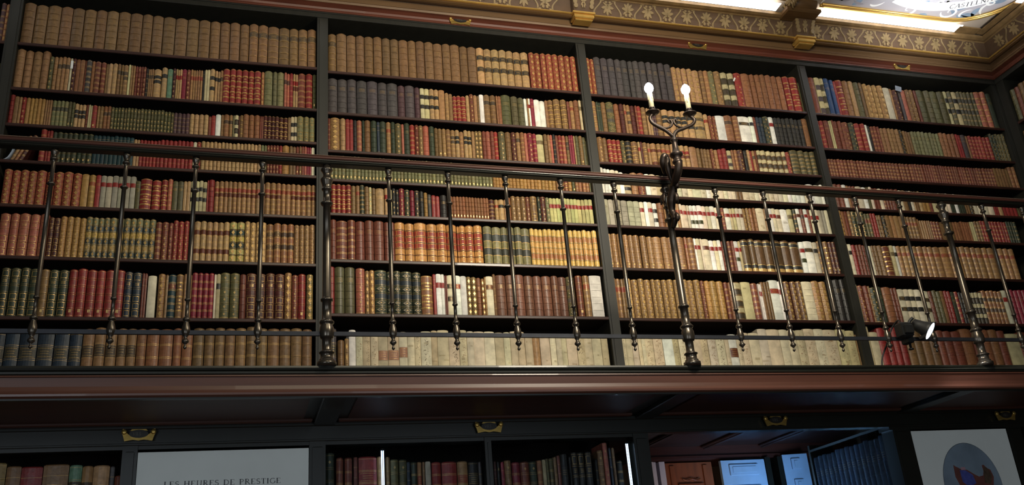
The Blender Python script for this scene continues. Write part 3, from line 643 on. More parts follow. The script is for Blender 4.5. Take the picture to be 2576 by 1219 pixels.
t = thing('window_jamb', 'dark jamb between the two blue-lit shutters', 'jamb', (5.6, 2.6, -2.5)); b = MB(); b.box(5.51, 5.56, 2.5, 2.65, -2.5, .2); b.box(5.63, 5.67, 2.5, 2.6, -2.5, .2); part(b, 'board', BLACKWOOD, t)
gd = thing('glazed_side_case', 'blue-lit glazed bookcase lining the right side of the doorway', 'bookcase', (4.78, .4, -2.5))
b = MB(); b.box(4.776, 4.95, .735, .755, -2.5, -.02); b.box(4.776, 4.785, -.03, .735, -.066, -.05); part(b, 'frame', BLACKWOOD, gd)
b = MB(); b.box(4.772, 4.775, -.03, .73, -2.4, -.066); part(b, 'glass_pane', GLASS, gd)

# ------------------------------------------------------------------ books
# row key, shelf height (mm), then tokens: right edge x (mm), count, colour, style, height (mm); a bare number is a gap up to x
DATA = """A1 2071 35;735,12,br,b,258;1195,8,br,b,257;1580,7,br,kd,259
A2 1798 28;192,4,tn,b,236;212,1,ol,d,212;231,1,tn,b,212;290,3,tn,k,213;301,1,iv,p,213;320,1,mr,d,208;363,2,or,p,208;370,1,rb,p,208;397,1,gy,K,204;412,1,or,p,204;467,2,rb,g,200;479,1,br,p,197;524,2,lt,g,198;555,2,br,k,196;578,1,tn,K,196;590,1,cm,p,196;613,2,tn,g,194;667,4,rb,d,192;679,1,bk,g,187;706,3,tn,k,182;747,1,lt,K,182;776,1,lt,k,198;804,1,sg,p,196;819,1,mr,d,196;851,3,lt,R,196;874,1,cr,p,199;894,1,rb,d,198;957,5,tn,R,200;968,1,bk,p,205;995,2,cm,p,208;1022,1,lt,K,211;1049,2,lt,k,206;1064,1,tn,k,212;1267,6,rd,t,222;1283,1,sl,G,220;1330,1,gn,b,229;1354,1,gn,b,229;1391,1,gn,b,229;1421,2,sl,k,227;1440,1,rd,g,227;1467,2,lt,r,226;1509,1,rb,g,228;1548,1,rd,g,231;1567,1,ol,n,231;1583,1,ol,d,229
A3 1587 26;54,1,rd,b,173;75,1,br,p,165;88,1,tn,p,165;109,1,rd,d,165;197,5,gd,g,160;230,3,tn,g,158;307,4,gn,k,158;338,2,ol,n,154;392,3,lt,K,144;404,1,rb,d,144;422,2,cm,p,145;446,1,rd,n,143;459,1,tn,g,143;477,1,br,g,143;513,2,or,k,143;775,16,ol,d,141;824,3,ol,d,135;905,4,pu,g,132;1000,4,lt,b,132;1014,1,rb,p,124;1036,1,rd,p,133;1063,1,wh,p,141;1078,1,br,g,141;1107,1,or,k,143;1125,1,tn,k,143;1134,1,gn,g,141;1155,1,bk,s,144;1162,1,mr,p,142;1179,1,br,t,146;1267,3,or,b,150;1286,2,rb,p,151;1415,6,mr,t,150;1432,1,br,p,152;1464,2,cm,K,160;1502,1,gn,o,161;1530,1,gn,o,161;1562,1,gn,o,159
A4 1380 196;224,1,rd,g,189;235,1,rd,p,185;251,1,rd,g,185;443,8,dg,n,179;638,10,tl,p,175;667,2,lt,p,162;769,6,rd,g,163;931,8,rd,g,171;948,1,iv,p,171;971,1,rd,d,171;1278,16,lt,b,176;1308,2,gn,b,176;1372,4,rb,d,179;1389,1,rd,g,179;1427,1,gd,b,181;1461,2,br,p,179;1478,1,rb,n,180;1492,1,br,n,182;1506,1,rb,p,182;1519,1,sl,p,182;1544,2,cr,p,180;1562,1,iv,p,180
A5 1139 56;410,9,rd,G,191;444,1,gd,p,189;476,1,gd,R,185;500,1,rd,p,187;665,6,gr,R,187;688,1,ol,p,166;744,1,rd,t,176;789,1,rd,t,174;820,1,rd,t,176;843,1,sl,g,181;896,2,ol,p,174;931,2,lt,p,175;1012,4,cm,K,180;1019,1,rd,p,189;1050,1,rd,b,192;1280,10,tn,r,187;1304,1,tn,p,188;1388,3,tn,r,191;1438,2,tn,R,187;1568,5,tn,r,188
A6 867 68;285,5,sl,o,225;337,2,mr,o,214;453,4,gd,d,218;776,11,s2,G,222;806,1,rb,g,209;839,1,rb,d,210;860,1,rb,d,208;961,4,rd,d,220;1134,6,lt,N,222;1209,2,dg,G,225;1317,4,lt,G,231;1458,4,or,K,224;1568,4,tn,d,225
A7 563 108;278,4,dg,o,248;316,1,br,n,244;359,1,dg,o,242;403,1,dg,o,243;653,6,rd,n,247;732,2,db,o,241;755,2,rb,p,237;759;799,1,iv,p,227;807;841,1,rb,G,234;854,1,tn,p,232;892,1,tl,R,232;926,1,br,t,233;965,2,tn,g,236;1070,4,cr,g,242;1081,1,iv,p,237;1101,1,cm,k,238;1194,2,ol,d,246;1226,1,rb,b,244;1415,4,mr,o,249;1450,1,rb,G,252;1482,1,rb,d,245;1521,1,rd,n,248;1524;1559,1,ol,G,249
A8 100 110;163,1,db,L,395;224,1,db,L,395;300,1,db,L,395;371,1,db,L,395;436,1,db,L,395;492,1,db,L,395;731,5,tn,k,410;775,1,or,g,410;833,1,or,g,410;895,1,or,g,410;935,1,or,g,410;986,1,or,g,405;1450,9,br,g,420;1505,1,br,n,415;1555,1,br,n,415
B1 2056 1635;1683,1,br,kd,263;2419,14,br,b,267;2468,1,br,b,264;2522,1,br,b,265;2853,7,lt,K,260;2857;3179,8,rd,G,264
B2 1786 1633;2032,7,gy,b,228;2075,1,pu,b,215;2131,1,gy,b,221;2163,1,pu,b,216;2218,2,cm,K,211;2274,2,lt,K,209;2311,1,tn,p,209;2334,1,tn,g,193;2356,1,br,p,188;2380,1,rd,t,175;2437,2,rd,t,178;2459,1,lt,g,186;2484,1,rb,d,197;2506,1,tn,p,192;2520,1,br,g,192;2547,1,wh,p,201;2622,2,br,k,199;2634,1,or,p,202;2655,1,or,p,202;2715,1,ol,b,208;2759,1,ol,b,203;2798,1,ol,b,200;2816,1,wh,p,203;2827,1,tn,R,203;2838,1,wh,R,201;2861,1,cr,p,204;2896,1,wh,p,198;2930,1,wh,p,190;2950,1,tn,g,196;2986,1,br,t,202;3031,1,br,t,208;3072,1,br,t,211;3091,1,rb,p,203;3117,1,tn,R,209;3151,1,or,b,212;3174,1,cm,N,218
B3 1546 1626;1646,1,rb,g,208;1701,1,br,Gd,213;1731,1,lt,b,209;1753,1,rd,p,207;1773,1,rd,p,207;1793,1,bk,b,203;1822,1,sl,g,206;1837,1,dg,b,206;1871,1,br,b,208;1906,1,dg,b,209;1922,1,db,p,205;1959,1,dg,b,207;1985,1,tn,R,203;2011,1,dg,b,208;2046,1,ol,d,204;2061,1,sl,p,201;2094,1,dg,b,204;2123,1,rd,g,202;2145,1,rb,d,200;2171,1,br,d,200;2206,1,sl,b,201;2237,1,dg,b,199;2257,1,br,b,192;2282,1,br,n,190;2305,1,tn,n,188;2332,1,br,g,188;2359,1,tn,K,186;2385,1,lt,K,187;2410,1,tn,g,179;2434,1,lt,K,187;2457,1,lt,K,188;2476,1,tn,p,186;2497,1,bk,G,188;2521,1,bk,G,192;2544,1,rb,b,188;2571,1,sl,b,193;2594,1,rb,b,193;2617,1,rd,g,193;2621;2662,1,ol,d,198;2698,1,br,b,196;2728,1,mr,d,198;2754,1,tn,k,199;2780,1,or,g,199;2798,1,sl,p,199;2832,1,cr,d,199;2856,1,cr,g,200;2900,1,cm,N,198;2924,1,br,b,196;2942,1,tn,g,196;2958,1,sl,g,198;2976,1,bk,g,201;2993,1,rb,p,199;3017,1,rd,g,201;3040,1,sl,g,201;3060,1,br,K,201;3091,2,cr,p,206;3101,1,lt,p,202;3123,1,ol,b,204;3148,1,br,n,204;3168,1,ol,p,202;3178,1,gn,p,168
B4 1367 1644;2337,34,gn,n,148;2567,11,gn,n,137;2624,3,gd,b,132;2951,15,gd,b,134;3000,2,tn,b,134;3027,1,rb,t,134;3050,1,gd,b,134;3070,1,ol,n,134;3161,4,or,g,135;3171,1,gn,g,135
B5 1164 1650;1758,4,rd,t,178;1783,1,br,b,174;1804,1,tn,R,177;1830,1,dg,g,177;1855,1,br,b,173;1869,1,cm,t,171;1892,1,br,b,168;1939,1,lt,p,164;1961,1,lt,R,165;1981,1,cm,p,165;2001,1,bk,d,169;2020,1,bk,d,167;2050,1,cr,d,170;2080,1,dg,d,166;2106,1,cr,b,161;2133,1,bk,d,161;2159,1,bk,b,162;2179,1,gd,b,151;2202,1,bk,p,148;2226,1,rd,p,139;2248,1,rd,p,137;2250;2290,1,bk,b,142;2304;2532,13,or,n,138;2565,1,mr,g,130;2588,1,lt,R,130;2622,1,lt,k,130;2642,1,tn,p,135;2663,1,or,g,148;2692,1,br,d,156;2721,1,br,d,156;2752,1,br,d,156;2778,1,rb,d,158;2822,1,br,o,161;2841,1,dg,d,161;2874,1,mr,d,164;2896,1,gn,d,162;3162,12,cz,R,159
B6 896 1645;1678,1,rb,b,230;1736,1,rb,g,231;1779,1,rb,g,232;1829,1,rb,b,232;1878,1,rb,b,233;1933,1,rb,b,234;1990,2,rb,b,232;2045,1,or,O,231;2098,1,or,O,231;2165,1,or,O,232;2223,1,or,O,231;2278,1,or,O,231;2335,1,or,O,230;2348,1,or,O,228;2385,1,or,O,227;2432,1,or,O,228;2482,1,or,O,231;2486;2536,1,s2,E,227;2589,1,s2,E,228;2626,1,s2,E,228;2669,1,s2,E,229;2709,1,s2,E,229;2759,1,s2,E,227;2948,7,cy,G,227;2967,1,cy,G,228;3166,7,cy,G,228
B7 597 1636;1668,1,rd,b,259;1720,1,ol,b,260;1773,1,ol,b,258;1777;1826,1,sl,d,257;1848,1,br,G,247;1876,1,or,G,245;1940,1,dg,D,246;2015,2,dg,D,245;2076,1,dg,D,243;2124,1,dg,D,244;2187,1,or,t,227;2204,1,rd,p,237;2233,1,wh,r,238;2250,1,wh,r,235;2266,2,rb,p,233;2301,1,iv,K,228;2339,1,wh,r,229;2372,1,wh,p,225;2399,1,bk,G,223;2428,1,bk,G,224;2454,1,or,b,222;2472,1,rb,G,217;2481,1,tn,G,224;2521,1,iv,N,230;2537,1,br,g,242;2594,1,o2,b,240;2644,1,o2,b,239;2700,1,o2,b,242;2753,1,o2,b,238;2803,1,o2,b,238;2858,1,o2,b,239;2901,1,o2,b,237;2950,1,o2,b,238;2998,1,ol,D,241;3004;3046,1,rb,n,249;3087,1,tn,R,244;3158,1,wh,b,248
B8 100 1638;1677,1,gy,L,420;1681;1716,1,br,b,360;1738,1,br,G,370;1773,1,wh,v,415;1808,1,iv,w,395;1848,1,iv,w,400;1887,1,iv,w,385;1995,2,iv,N,385;2039,1,iv,N,400;2077,1,iv,v,400;2109,1,iv,w,400;2165,1,iv,w,405;2198,1,iv,v,410;2259,1,iv,v,415;2314,1,iv,w,405;2356,1,iv,w,420;2394,1,iv,v,410;2452,1,iv,v,410;2510,1,iv,v,410;2559,1,iv,v,410;2596,1,iv,v,410;2636,1,iv,v,410;2676,1,iv,v,415;2719,1,iv,v,385;2762,1,lt,v,385;2818,1,iv,v,395;2852,1,iv,v,385;2884,1,iv,v,385;2914,1,iv,v,385;2972,1,iv,v,385;3018,1,iv,w,385;3063,1,iv,v,390;3117,1,iv,v,388;3156,1,iv,v,388
C1 2049 3222;3289,2,rd,G,270;3335,1,gy,b,285;3382,1,gy,b,283;3430,1,gy,b,283;3474,1,gy,b,281;3521,1,gy,b,281;3557,1,gy,b,279;3824,6,gy,b,282;3973,4,s3,G,261;4023,1,s3,G,258;4054,1,br,g,256;4090,1,tn,g,259;4132,1,gn,d,262;4180,1,tn,d,263;4230,1,ol,s,264;4279,1,ol,s,264;4334,1,rd,d,265;4397,1,or,b,265;4434,1,or,b,266;4475,1,or,b,266;4645,4,or,b,268;4649;4697,1,rd,t,272;4700;4760,1,rd,t,272;4773,1,ol,p,234
C2 1785 3225;3267,1,tn,t,215;3300,2,dg,p,218;3333,1,br,b,218;3384,1,ol,D,221;3419,1,or,b,213;3450,1,mr,b,214;3467,1,tn,R,214;3494,1,tn,K,214;3525,1,mr,b,212;3540,1,rb,g,212;3568,1,rd,g,212;3600,1,br,g,204;3636,2,lt,g,199;3666,2,pu,g,199;3705,1,br,g,200;3753,1,lt,K,197;3800,1,lt,K,198;3838,1,lt,K,198;3882,1,lt,K,198;3928,1,lt,K,199;3999,1,lt,K,205;4031,1,lt,R,189;4060,1,rb,d,183;4085,1,rb,d,183;4147,1,wh,p,192;4206,1,or,k,193;4250,1,or,g,196;4329,1,wh,k,197;4359,1,wh,k,200;4380,1,rb,p,200;4431,2,db,b,203;4475,1,dg,d,209;4508,1,wh,r,209;4538,1,bk,b,207;4725,6,bk,b,208;4765,1,or,p,215
C3 1577 3219;3243,1,br,d,181;3280,1,br,d,177;3309,1,br,b,173;3341,1,rd,t,165;3370,1,rd,t,166;3397,1,rd,t,164;3427,1,ol,d,162;3466,1,bk,g,162;3510,1,br,t,160;3527,1,lt,R,161;3542,1,mr,p,161;3574,1,br,t,159;3595,1,tn,R,157;3636,1,tn,N,157;3667,1,tn,N,157;3728,2,tn,r,158;3794,2,lt,g,158;3826,1,lt,r,156;3858,1,lt,r,155;3908,1,tn,p,153;3935,1,br,b,145;3955,1,br,b,143;4003,2,br,b,143;4028,1,rb,d,143;4054,1,tn,b,141;4085,1,rd,b,146;4121,1,rd,b,154;4151,1,cm,s,146;4194,2,or,g,151;4240,1,mr,d,153;4263,1,bk,p,153;4284,1,lt,d,155;4301,1,rd,p,155;4322,1,tn,k,156;4334,1,rb,d,158;4363,1,br,s,158;4516,4,br,s,159;4547,1,tn,s,161;4580,1,rd,d,164;4641,1,ol,N,177;4727,2,ol,N,176;4768,1,ol,N,176
C4 1369 3218;3259,1,wh,v,174;3302,2,wh,v,168;3334,1,iv,v,163;3356,1,iv,v,157;3385,1,wh,v,151;3431,1,cm,K,145;3476,1,tn,b,150;3523,1,rb,d,152;3556,1,wh,v,146;3596,1,iv,v,148;3633,1,cm,v,143;3676,2,cm,v,139;3707,1,wh,v,137;3762,2,iv,v,132;3799,1,iv,v,132;3833,1,iv,v,132;3890,1,iv,v,128;3928,1,iv,v,124;3956,1,wh,v,125;4132,6,iv,v,121;4179,2,br,p,122;4226,1,iv,v,122;4296,2,iv,v,126;4500,6,iv,v,128;4623,4,wh,v,133;4649,1,iv,v,133;4749,2,wh,v,142;4773,1,wh,v,146
C5 1162 3214;3227,1,wh,p,176;3265,1,gr,v,172;3299,1,gr,v,172;3344,1,gr,b,170;3385,1,gr,b,168;3426,1,gr,b,167;3465,1,gr,b,169;3492,1,iv,R,169;3517,1,wh,p,167;3547,1,iv,R,167;3575,1,wh,K,162;3620,1,or,b,163;3676,2,tn,b,163;3702,1,iv,r,166;3725,1,tn,R,163;3742,1,iv,R,164;3773,1,iv,R,161;3790,1,iv,R,159;3815,1,wh,M,159;3840,1,wh,M,159;3873,1,wh,M,160;3902,1,iv,R,158;3928,1,iv,R,158;3960,1,wh,R,158;4000,2,iv,R,153;4024,1,rb,R,151;4060,1,wh,r,151;4100,2,cm,R,152;4127,1,iv,R,152;4151,1,iv,N,155;4173,1,br,G,157;4198,1,br,G,157;4245,2,or,b,160;4300,1,iv,v,161;4335,1,tn,v,161;4358,1,wh,r,163;4385,1,iv,R,164;4420,1,iv,N,164;4469,1,wh,v,164;4505,1,cm,N,165;4532,1,dg,N,167;4559,1,wh,N,170;4586,1,rb,k,170;4611,1,wh,r,170;4632,1,rb,R,170;4694,2,iv,r,171;4741,2,gr,p,171;4774,1,iv,p,174
C6 895 3218;3256,1,tn,n,215;3291,1,tn,n,215;3329,1,tn,n,216;3362,1,tn,n,214;3394,1,tn,n,212;3432,1,tn,n,212;3436;3477,1,tn,n,210;3518,1,tn,n,208;3572,1,tn,n,209;3616,1,tn,n,209;3669,1,tn,n,212;3720,1,tn,n,213;3740,1,or,R,213;3785,1,or,g,211;3799,1,wh,r,211;3825,1,iv,r,209;3838,1,iv,p,209;3883,1,iv,N,208;3913,1,wh,R,199;3939,1,iv,r,199;3963,1,wh,R,199;4005,1,rb,b,197;4051,2,rb,g,200;4081,1,wh,M,200;4099,1,cm,R,200;4151,1,br,Q,210;4193,1,br,Q,216;4253,1,br,Q,211;4306,1,br,Q,212;4375,1,br,Q,213;4434,1,br,Q,211;4502,1,br,Q,209;4540,1,wh,M,209;4600,1,wh,k,217;4633,1,iv,k,215;4713,2,br,t,219;4778,2,mr,n,219
C7 592 3219;3248,1,tn,R,244;3276,1,tn,R,242;3315,2,br,R,240;3342,1,lt,G,240;3385,1,br,G,238;3422,1,br,G,239;3465,1,br,G,239;3493,1,br,G,239;3533,1,br,G,240;3569,1,br,G,240;3609,1,br,G,241;3668,2,br,G,243;3697,1,br,G,244;3738,1,br,G,244;3781,1,br,G,245;3807,1,rb,d,238;3842,1,gd,d,241;3887,1,gd,d,242;3932,1,gd,d,242;3961,1,rb,g,232;3986,1,or,b,233;4048,1,br,s,234;4114,1,cm,v,237;4161,1,rb,g,230;4181,2,wh,R,228;4205,1,br,p,241;4239,2,br,p,244;4300,1,wh,R,252;4335,1,wh,R,252;4381,1,mr,G,250;4424,1,mr,G,251;4464,1,mr,G,252;4534,1,iv,b,255;4586,1,or,G,256;4635,1,or,G,256;4643;4687,1,bk,b,272;4733,1,bk,b,273;4780,1,bk,b,273
C8 100 3213;3237,1,gd,w,385;3263,1,iv,w,390;3300,1,iv,v,385;3336,1,iv,v,380;3380,2,iv,v,385;3429,1,iv,w,385;3486,1,iv,w,390;3548,1,wh,p,390;3587,1,cm,w,390;3666,2,iv,w,390;3724,1,iv,v,385;3768,1,iv,w,390;3819,1,iv,w,385;3874,1,iv,w,390;3901,1,iv,v,390;3952,1,wh,N,400;3984,1,iv,w,400;4036,1,iv,w,420;4102,1,iv,v,415;4161,1,iv,v,435;4243,1,iv,v,435;4354,2,iv,v,435;4409,1,iv,w,440;4477,1,iv,w,440;4541,1,iv,w,445;4629,1,iv,w,435;4699,1,cm,w,435;4761,1,cm,w,435;4796,1,tn,p,410
D1 2048 4814;4857,1,rb,p,293;4900,1,rb,p,293;4940,1,cm,s,294;4975,1,ol,s,289;5016,1,bl,p,292;5045,1,bl,p,281;5067,1,rd,p,281;5122,1,rd,t,288;5169,1,tn,b,288;5207,1,lt,p,289;5253,1,ol,b,286;5278,1,br,p,284;5316,1,tn,G,276;5355,1,tn,G,273;5394,1,tn,G,274;5446,1,tn,G,274;5499,1,iv,p,264;5516,1,tn,p,258;5563,1,mr,d,253;5588,1,gy,p,254;5628,1,sl,p,254;5662,1,br,d,261;5695,1,br,d,261;5720,1,rb,p,261;5781,1,ol,b,268;5835,1,ol,b,265;5898,1,ol,b,269;5959,1,ol,b,270;5986,1,cm,K,282;6026,1,ol,K,282;6069,1,cm,K,283;6161,3,ol,K,290;6223,2,ol,K,293;6280,1,sl,t,297;6330,1,sl,t,304;6374,1,dg,p,298
D2 1783 4820;4862,1,rd,g,212;4893,1,rd,g,215;4933,1,rb,p,218;4958,2,cm,p,223;4969,1,rb,p,224;5032,2,rb,b,221;5085,1,rb,d,217;5132,1,dg,d,217;5178,1,rd,g,215;5216,1,rd,g,215;5233,1,wh,p,215;5256,1,bk,p,210;5329,3,rb,g,205;5485,5,tn,b,196;5509,1,bk,d,196;5575,3,br,p,184;5810,8,gn,b,188;5947,4,or,b,192;5992,2,rd,p,192;6035,1,gy,p,193;6053,1,tn,p,190;6242,6,rd,g,189;6301,2,dg,d,218;6384,3,ol,d,225
D3 1575 4835;5515,27,rb,g,136;6040,25,rb,g,141;6189,6,rb,g,144;6321,5,br,p,151;6383,2,or,g,167
D4 1354 4825;4839,1,ol,p,174;4853,1,iv,p,174;4919,2,rb,b,172;4949,1,wh,p,171;4969,1,tn,p,167;5021,2,rb,b,165;5066,1,iv,v,166;5099,1,wh,v,164;5118,1,ol,p,164;5140,1,iv,p,164;5188,2,rb,p,160;5215,1,iv,p,158;5281,3,rb,g,157;5346,2,rb,b,157;5369,1,iv,p,155;5406,1,br,p,156;5428,1,bk,p,154;5451,1,iv,v,154;5466,1,lt,v,152;5492,1,br,p,150;5520,1,lt,v,154;5573,2,gd,p,151;5599,1,rb,p,151;5643,1,cm,v,147;5683,1,iv,v,149;5743,2,iv,v,148;5777,2,dg,p,148;5806,1,wh,p,148;5862,3,dg,p,146;5898,2,br,p,144;5926,1,bk,d,145;5962,1,iv,v,145;6095,3,iv,v,143;6136,2,rd,p,144;6173,1,lt,p,144;6295,4,rd,p,145;6403,4,ol,p,145
D5 1155 4829;4866,1,rb,G,190;4887,1,or,p,185;4909,1,rb,p,185;4935,1,br,g,185;5034,3,dg,o,181;5079,2,ol,R,171;5120,2,rd,b,172;5163,2,br,d,162;5190,1,bk,d,159;5226,1,br,p,162;5258,1,tn,p,162;5332,2,tn,p,163;5438,4,br,R,161;5452,1,tn,p,148;5538,5,tn,g,140;5610,3,rb,g,136;5667,1,br,p,136;5713,1,br,p,139;5776,3,or,p,141;5854,4,or,p,144;5888,2,cm,p,147;5938,2,br,g,152;6157,9,rd,g,158;6244,4,dg,g,164
D6 892 4829;4854,1,br,b,217;4880,1,iv,k,210;4912,1,rd,b,208;4959,2,rb,b,209;4964,1,dg,p,199;5006,3,rb,b,207;5025,1,iv,p,204;5072,2,br,b,207;5109,1,br,b,208;5168,1,rb,t,208;5198,1,cm,N,216;5219,1,wh,k,214;5251,1,tn,R,211;5292,1,tn,R,212;5374,2,tn,R,215;5421,1,tn,R,216;5458,1,tn,R,217;5501,1,tn,R,217;5554,1,tn,R,218;5617,1,tn,R,218;5983,8,tn,R,222;6150,4,tn,R,223
D7 584 4831;4859,1,cm,d,248;4895,1,rb,d,243;4931,1,rb,b,241;4945,1,tn,d,239;4988,1,dg,d,234;5031,1,dg,b,235;5097,1,or,b,233;5143,2,rb,b,231;5314,4,iv,K,224;5373,1,iv,K,214;5402,1,rb,b,216;5464,2,ol,b,219;5491,1,br,p,220;5543,2,rd,b,220;5573,1,dg,p,216;5601,1,rd,g,216;5678,3,bk,b,212;5789,4,bk,s,218;5949,5,or,K2,229;5986,1,iv,r,230;6147,5,cr,b,237
D8 100 4799;4846,1,dg,p,440;4865,1,cm,p,460;4925,1,iv,p,430;4978,1,rd,b,455;5025,1,rd,b,455;5069,1,rd,b,455;5118,1,rd,b,455;5180,1,br,b,450;5233,1,br,b,450;5293,1,br,b,440;5351,1,br,b,440;5404,1,rb,b,440;5465,1,rb,b,440;5535,1,rb,b,440;5616,1,or,b,450;5687,1,rb,b,445;5752,1,or,b,450;5818,1,or,b,450;5879,1,rb,b,445;5980,1,cm,v,420;6104,2,rb,b,430
Z1 2071 -76;-52,1,pu,g,249;-26,1,sl,G,244
Z2 1798 -53;-32,1,ol,d,142;-16,1,ol,d,142"""
LOW = """L1,173,260,ol,G,-131
L1,262,319,br,p,-147
L1,320,404,rd,p,-151
L1,406,508,br,p,-144
L1,510,561,sg,L,-150
L1,562,606,tn,k,-156
L1,607,673,lt,b,-155
L1,675,694,gy,p,-160
L1,696,729,rb,b,-202
L2,1608,1652,dg,d,-130
L2,1661,1694,rb,g,-153
L2,1700,1735,rb,g,-154
L2,1742,1761,rb,p,-152
L2,1765,1851,rd,R,-152
L2,1853,1877,tn,g,-153
L2,1896,1915,br,g,-156
L2,1917,1955,ol,d,-169
L2,1958,1995,ol,d,-170
L2,1996,2012,db,p,-182
L2,2016,2044,dg,g,-183
L2,2046,2067,tn,R,-184
L2,2071,2083,tn,p,-184
L2,2085,2112,gr,g,-183
L2,2116,2162,rd,g,-188
L2,2166,2239,rd,g,-188
L2,2243,2294,tn,R,-188
L2,2298,2346,bk,L,-192
L2,2348,2366,gy,g,-193
L3,2412,2424,bk,p,-191
L3,2426,2440,mr,p,-192
L3,2442,2458,bk,d,-196
L3,2464,2480,cr,p,-197
L3,2482,2515,br,d,-190
L3,2519,2561,cr,g,-201
L3,2563,2608,rb,d,-200
L3,2610,2648,dg,d,-200
L3,2650,2676,or,g,-195
L3,2679,2697,cm,g,-192
L3,2699,2712,ol,g,-188
L3,2714,2737,ol,g,-187
L3,2739,2755,br,p,-182
L3,2758,2774,rb,p,-174
L3,2776,2812,bk,b,-167
L3,2820,2833,bk,n,-182
L3,2835,2867,bk,o,-161
L3,2869,2903,bk,o,-162
L3,2907,2943,bk,o,-161
L3,2960,2975,bk,g,-196
L3,2977,3007,br,d,-155
L3,3010,3035,sl,d,-117
L3,3042,3053,db,p,-142
L3,3059,3072,br,p,-143
L3,3079,3109,bk,g,-210"""
COL = dict(br=(136, 98, 56), tn=(166, 118, 70), lt=(192, 148, 92), gd=(184, 132, 62), rd=(158, 46, 40), cr=(146, 34, 50), mr=(88, 40, 32), rb=(128, 62, 42), sl=(184, 96, 70),
           ol=(98, 92, 54), gn=(128, 124, 78), dg=(58, 66, 46), sg=(112, 150, 118), tl=(34, 62, 66), db=(46, 58, 70), bk=(46, 43, 38), gy=(80, 72, 70), pu=(90, 60, 62), iv=(208, 196, 166),
           wh=(226, 222, 208), cm=(208, 190, 134), cy=(196, 164, 98), gr=(162, 154, 132), bl=(36, 68, 116), s2=(108, 106, 80), s3=(168, 116, 88), o2=(124, 76, 52), cz=(200, 192, 120))
COL['or'] = (154, 96, 56)
def tone(c, s=.84, k=.91):     # leathers are duller than they look at first sight
    g = sum(c) / 3; return tuple((g + (v - g) * s) * k for v in c)
COL = {q: (v if q in ('iv', 'wh', 'gr') else tone(v)) for q, v in COL.items()}
CN = dict(br='brown', tn='tan', lt='light tan', gd='golden tan', rd='red', cr='crimson', mr='maroon', rb='reddish-brown', sl='salmon-red', ol='olive', gn='pale olive', dg='dark green', sg='sage green',
          tl='dark teal', db='blue-black', bk='black', gy='slate grey', pu='purplish-brown', iv='ivory', wh='white', cm='cream', cy='golden yellow', gr='greyish', bl='blue', s2='olive-gold', s3='dusty pink', o2='russet', cz='pale yellow')
CN['or'] = 'orange-brown'
SN = {'K': 'dark-labelled', 'k': 'dark-labelled', 'R': 'red-labelled', 'r': 'red-labelled', 'N': 'brown-labelled', 'M': 'two-label', 'Q': 'gilt-edged dark-banded', 'd': 'gilt-dotted', 'G': 'richly gilt', 'o': 'gilt-framed', 'O': 'gold-panelled',
      'D': 'diamond-tooled', 't': 'gold-banded', 'b': 'ribbed', 'g': 'gilt-lined', 'n': 'gilt-numbered', 's': 'striped', 'w': 'hand-lettered', 'v': 'blank-spined', 'p': 'plain', 'L': 'gold-titled', 'E': 'dark-banded'}
DARKL = (44, 42, 38); REDL = (138, 44, 38); BRL = (96, 52, 36); GRNL = (62, 64, 36); GOLD = (196, 158, 92); LGOLD = (188, 150, 90)
def lin(c, k=1.0): return tuple(min(1, v * k) for v in srgb(c))
def mixc(a, b, t): return tuple(a[i] + (b[i] - a[i]) * t for i in range(3))

